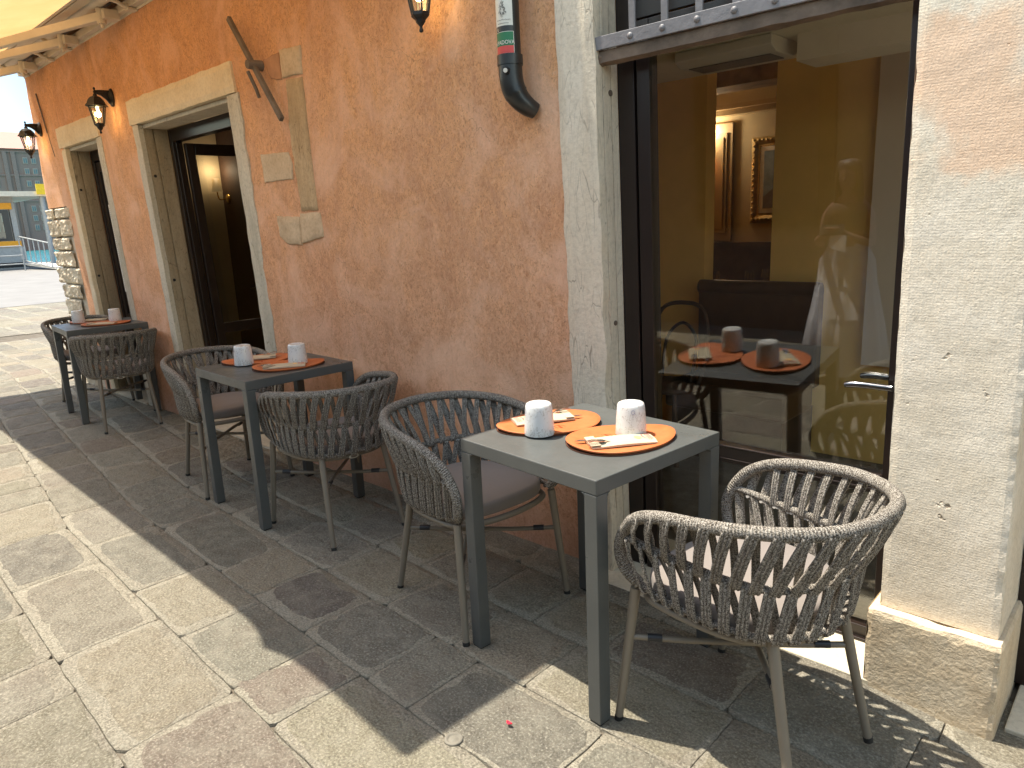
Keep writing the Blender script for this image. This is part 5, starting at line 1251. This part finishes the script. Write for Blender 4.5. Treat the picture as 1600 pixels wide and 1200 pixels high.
b = MB(); b.box(-53.5, -46.5, -15, 10.3, 3.86, 4.12); b.build('canopy', 'awning_metal', pn)
b = MB(); b.tube([(-46.8, 9.95, 0), (-46.8, 9.95, 3.9)], .13, 10); b.box(-47.0, -46.6, 9.7, 10.2, 0, .25); b.build('post', 'pontoon_grey', pn)
b = MB(); b.box(-46.42, -46.36, 9.65, 10.15, 3.95, 4.5); sg_ = b.build('stop_sign', 'yellow_sign', origin=(-46.4, 9.9, 4.2)); tag(sg_, 'small yellow stop sign on the roof of the waterbus stop', 'sign')
rl = empty('railing', (-44, 5, 0)); tag(rl, 'grey tube railing along the quay in front of the waterbus stop', 'railing')
b = MB()
for z in (.35, .78, 1.25): b.tube([(-44, -14, z), (-44, 7.9, z)], .03, 8)
b.build('rails', 'pontoon_grey', rl); b = MB()
for y in (-13, -10, -7, -4, -1, 2, 4.6, 7.9): b.tube([(-44, y, 0), (-44, y, 1.25)], .035, 8)
b.build('posts', 'pontoon_grey', rl)
gr2 = empty('gangway_railing', (-42, 8, 0)); tag(gr2, 'slanted barred railing of the gangway beside the quay', 'railing')
b = MB(); b.tube([(-46, 8.3, 1.75), (-41.5, 8.5, 1.35)], .035, 8); b.tube([(-46, 8.3, .5), (-41.5, 8.5, .15)], .035, 8); b.build('rails', 'pontoon_grey', gr2)
for i in range(7): b = MB(); t = i/6; b.tube([(-46+4.5*t, 8.3+.2*t, .5-.35*t), (-46+4.5*t, 8.3+.2*t, 1.75-.4*t)], .028, 8); b.build('bar', 'pontoon_grey', gr2)
b = MB(); b.bar((-46, 8.7, .3), (-41.3, 9.0, .1), .8, .12); b.build('ramp', 'deck', gr2)
fb = empty('warehouse', (-245, 60, 0)); tag(fb, 'tall grey brick warehouse with pink tiled roof across the water', 'building')
b = MB(); b.box(-270, -240, -40, 110, -1, 26.8)
for y in (-20, 12, 52.5, 54.5, 75): b.box(-240, -239.4, y, y+1.0, -1, 26.0)
for z in (12.5, 19.4, 25.6): b.box(-240, -239.6, -40, 110, z, z+.45)
b.build('wall', 'brick_grey', fb)
b = MB(); b.add([(-239, -41, 26.6), (-239, 111, 26.6), (-252, 111, 32.5), (-252, -41, 32.5), (-271, -41, 26.6), (-271, 111, 26.6)], [(0, 1, 2, 3), (3, 2, 5, 4), (0, 3, 4), (1, 5, 2)]); b.build('roof', 'roof_tile', fb)
for zi, z in enumerate((22.6, 19.9-.2, 16.4, 9.6, 7.0, 4.4)):
    for y in (33, 38, 46.0, 48.3, 50.2, 57.8, 59.8, 66, 71):
        b = MB(); b.box(-240.0, -239.75, y-.6, y+.6, z+.15, z+1.8); wn = b.build('window', 'brick_pale', fb)
        b = MB(); b.box(-239.74, -239.70, y-.42, y-.08, z+.35, z+1.55); b.box(-239.74, -239.70, y+.08, y+.42, z+.35, z+1.55); b.build('pane', 'teal_glass', wn)
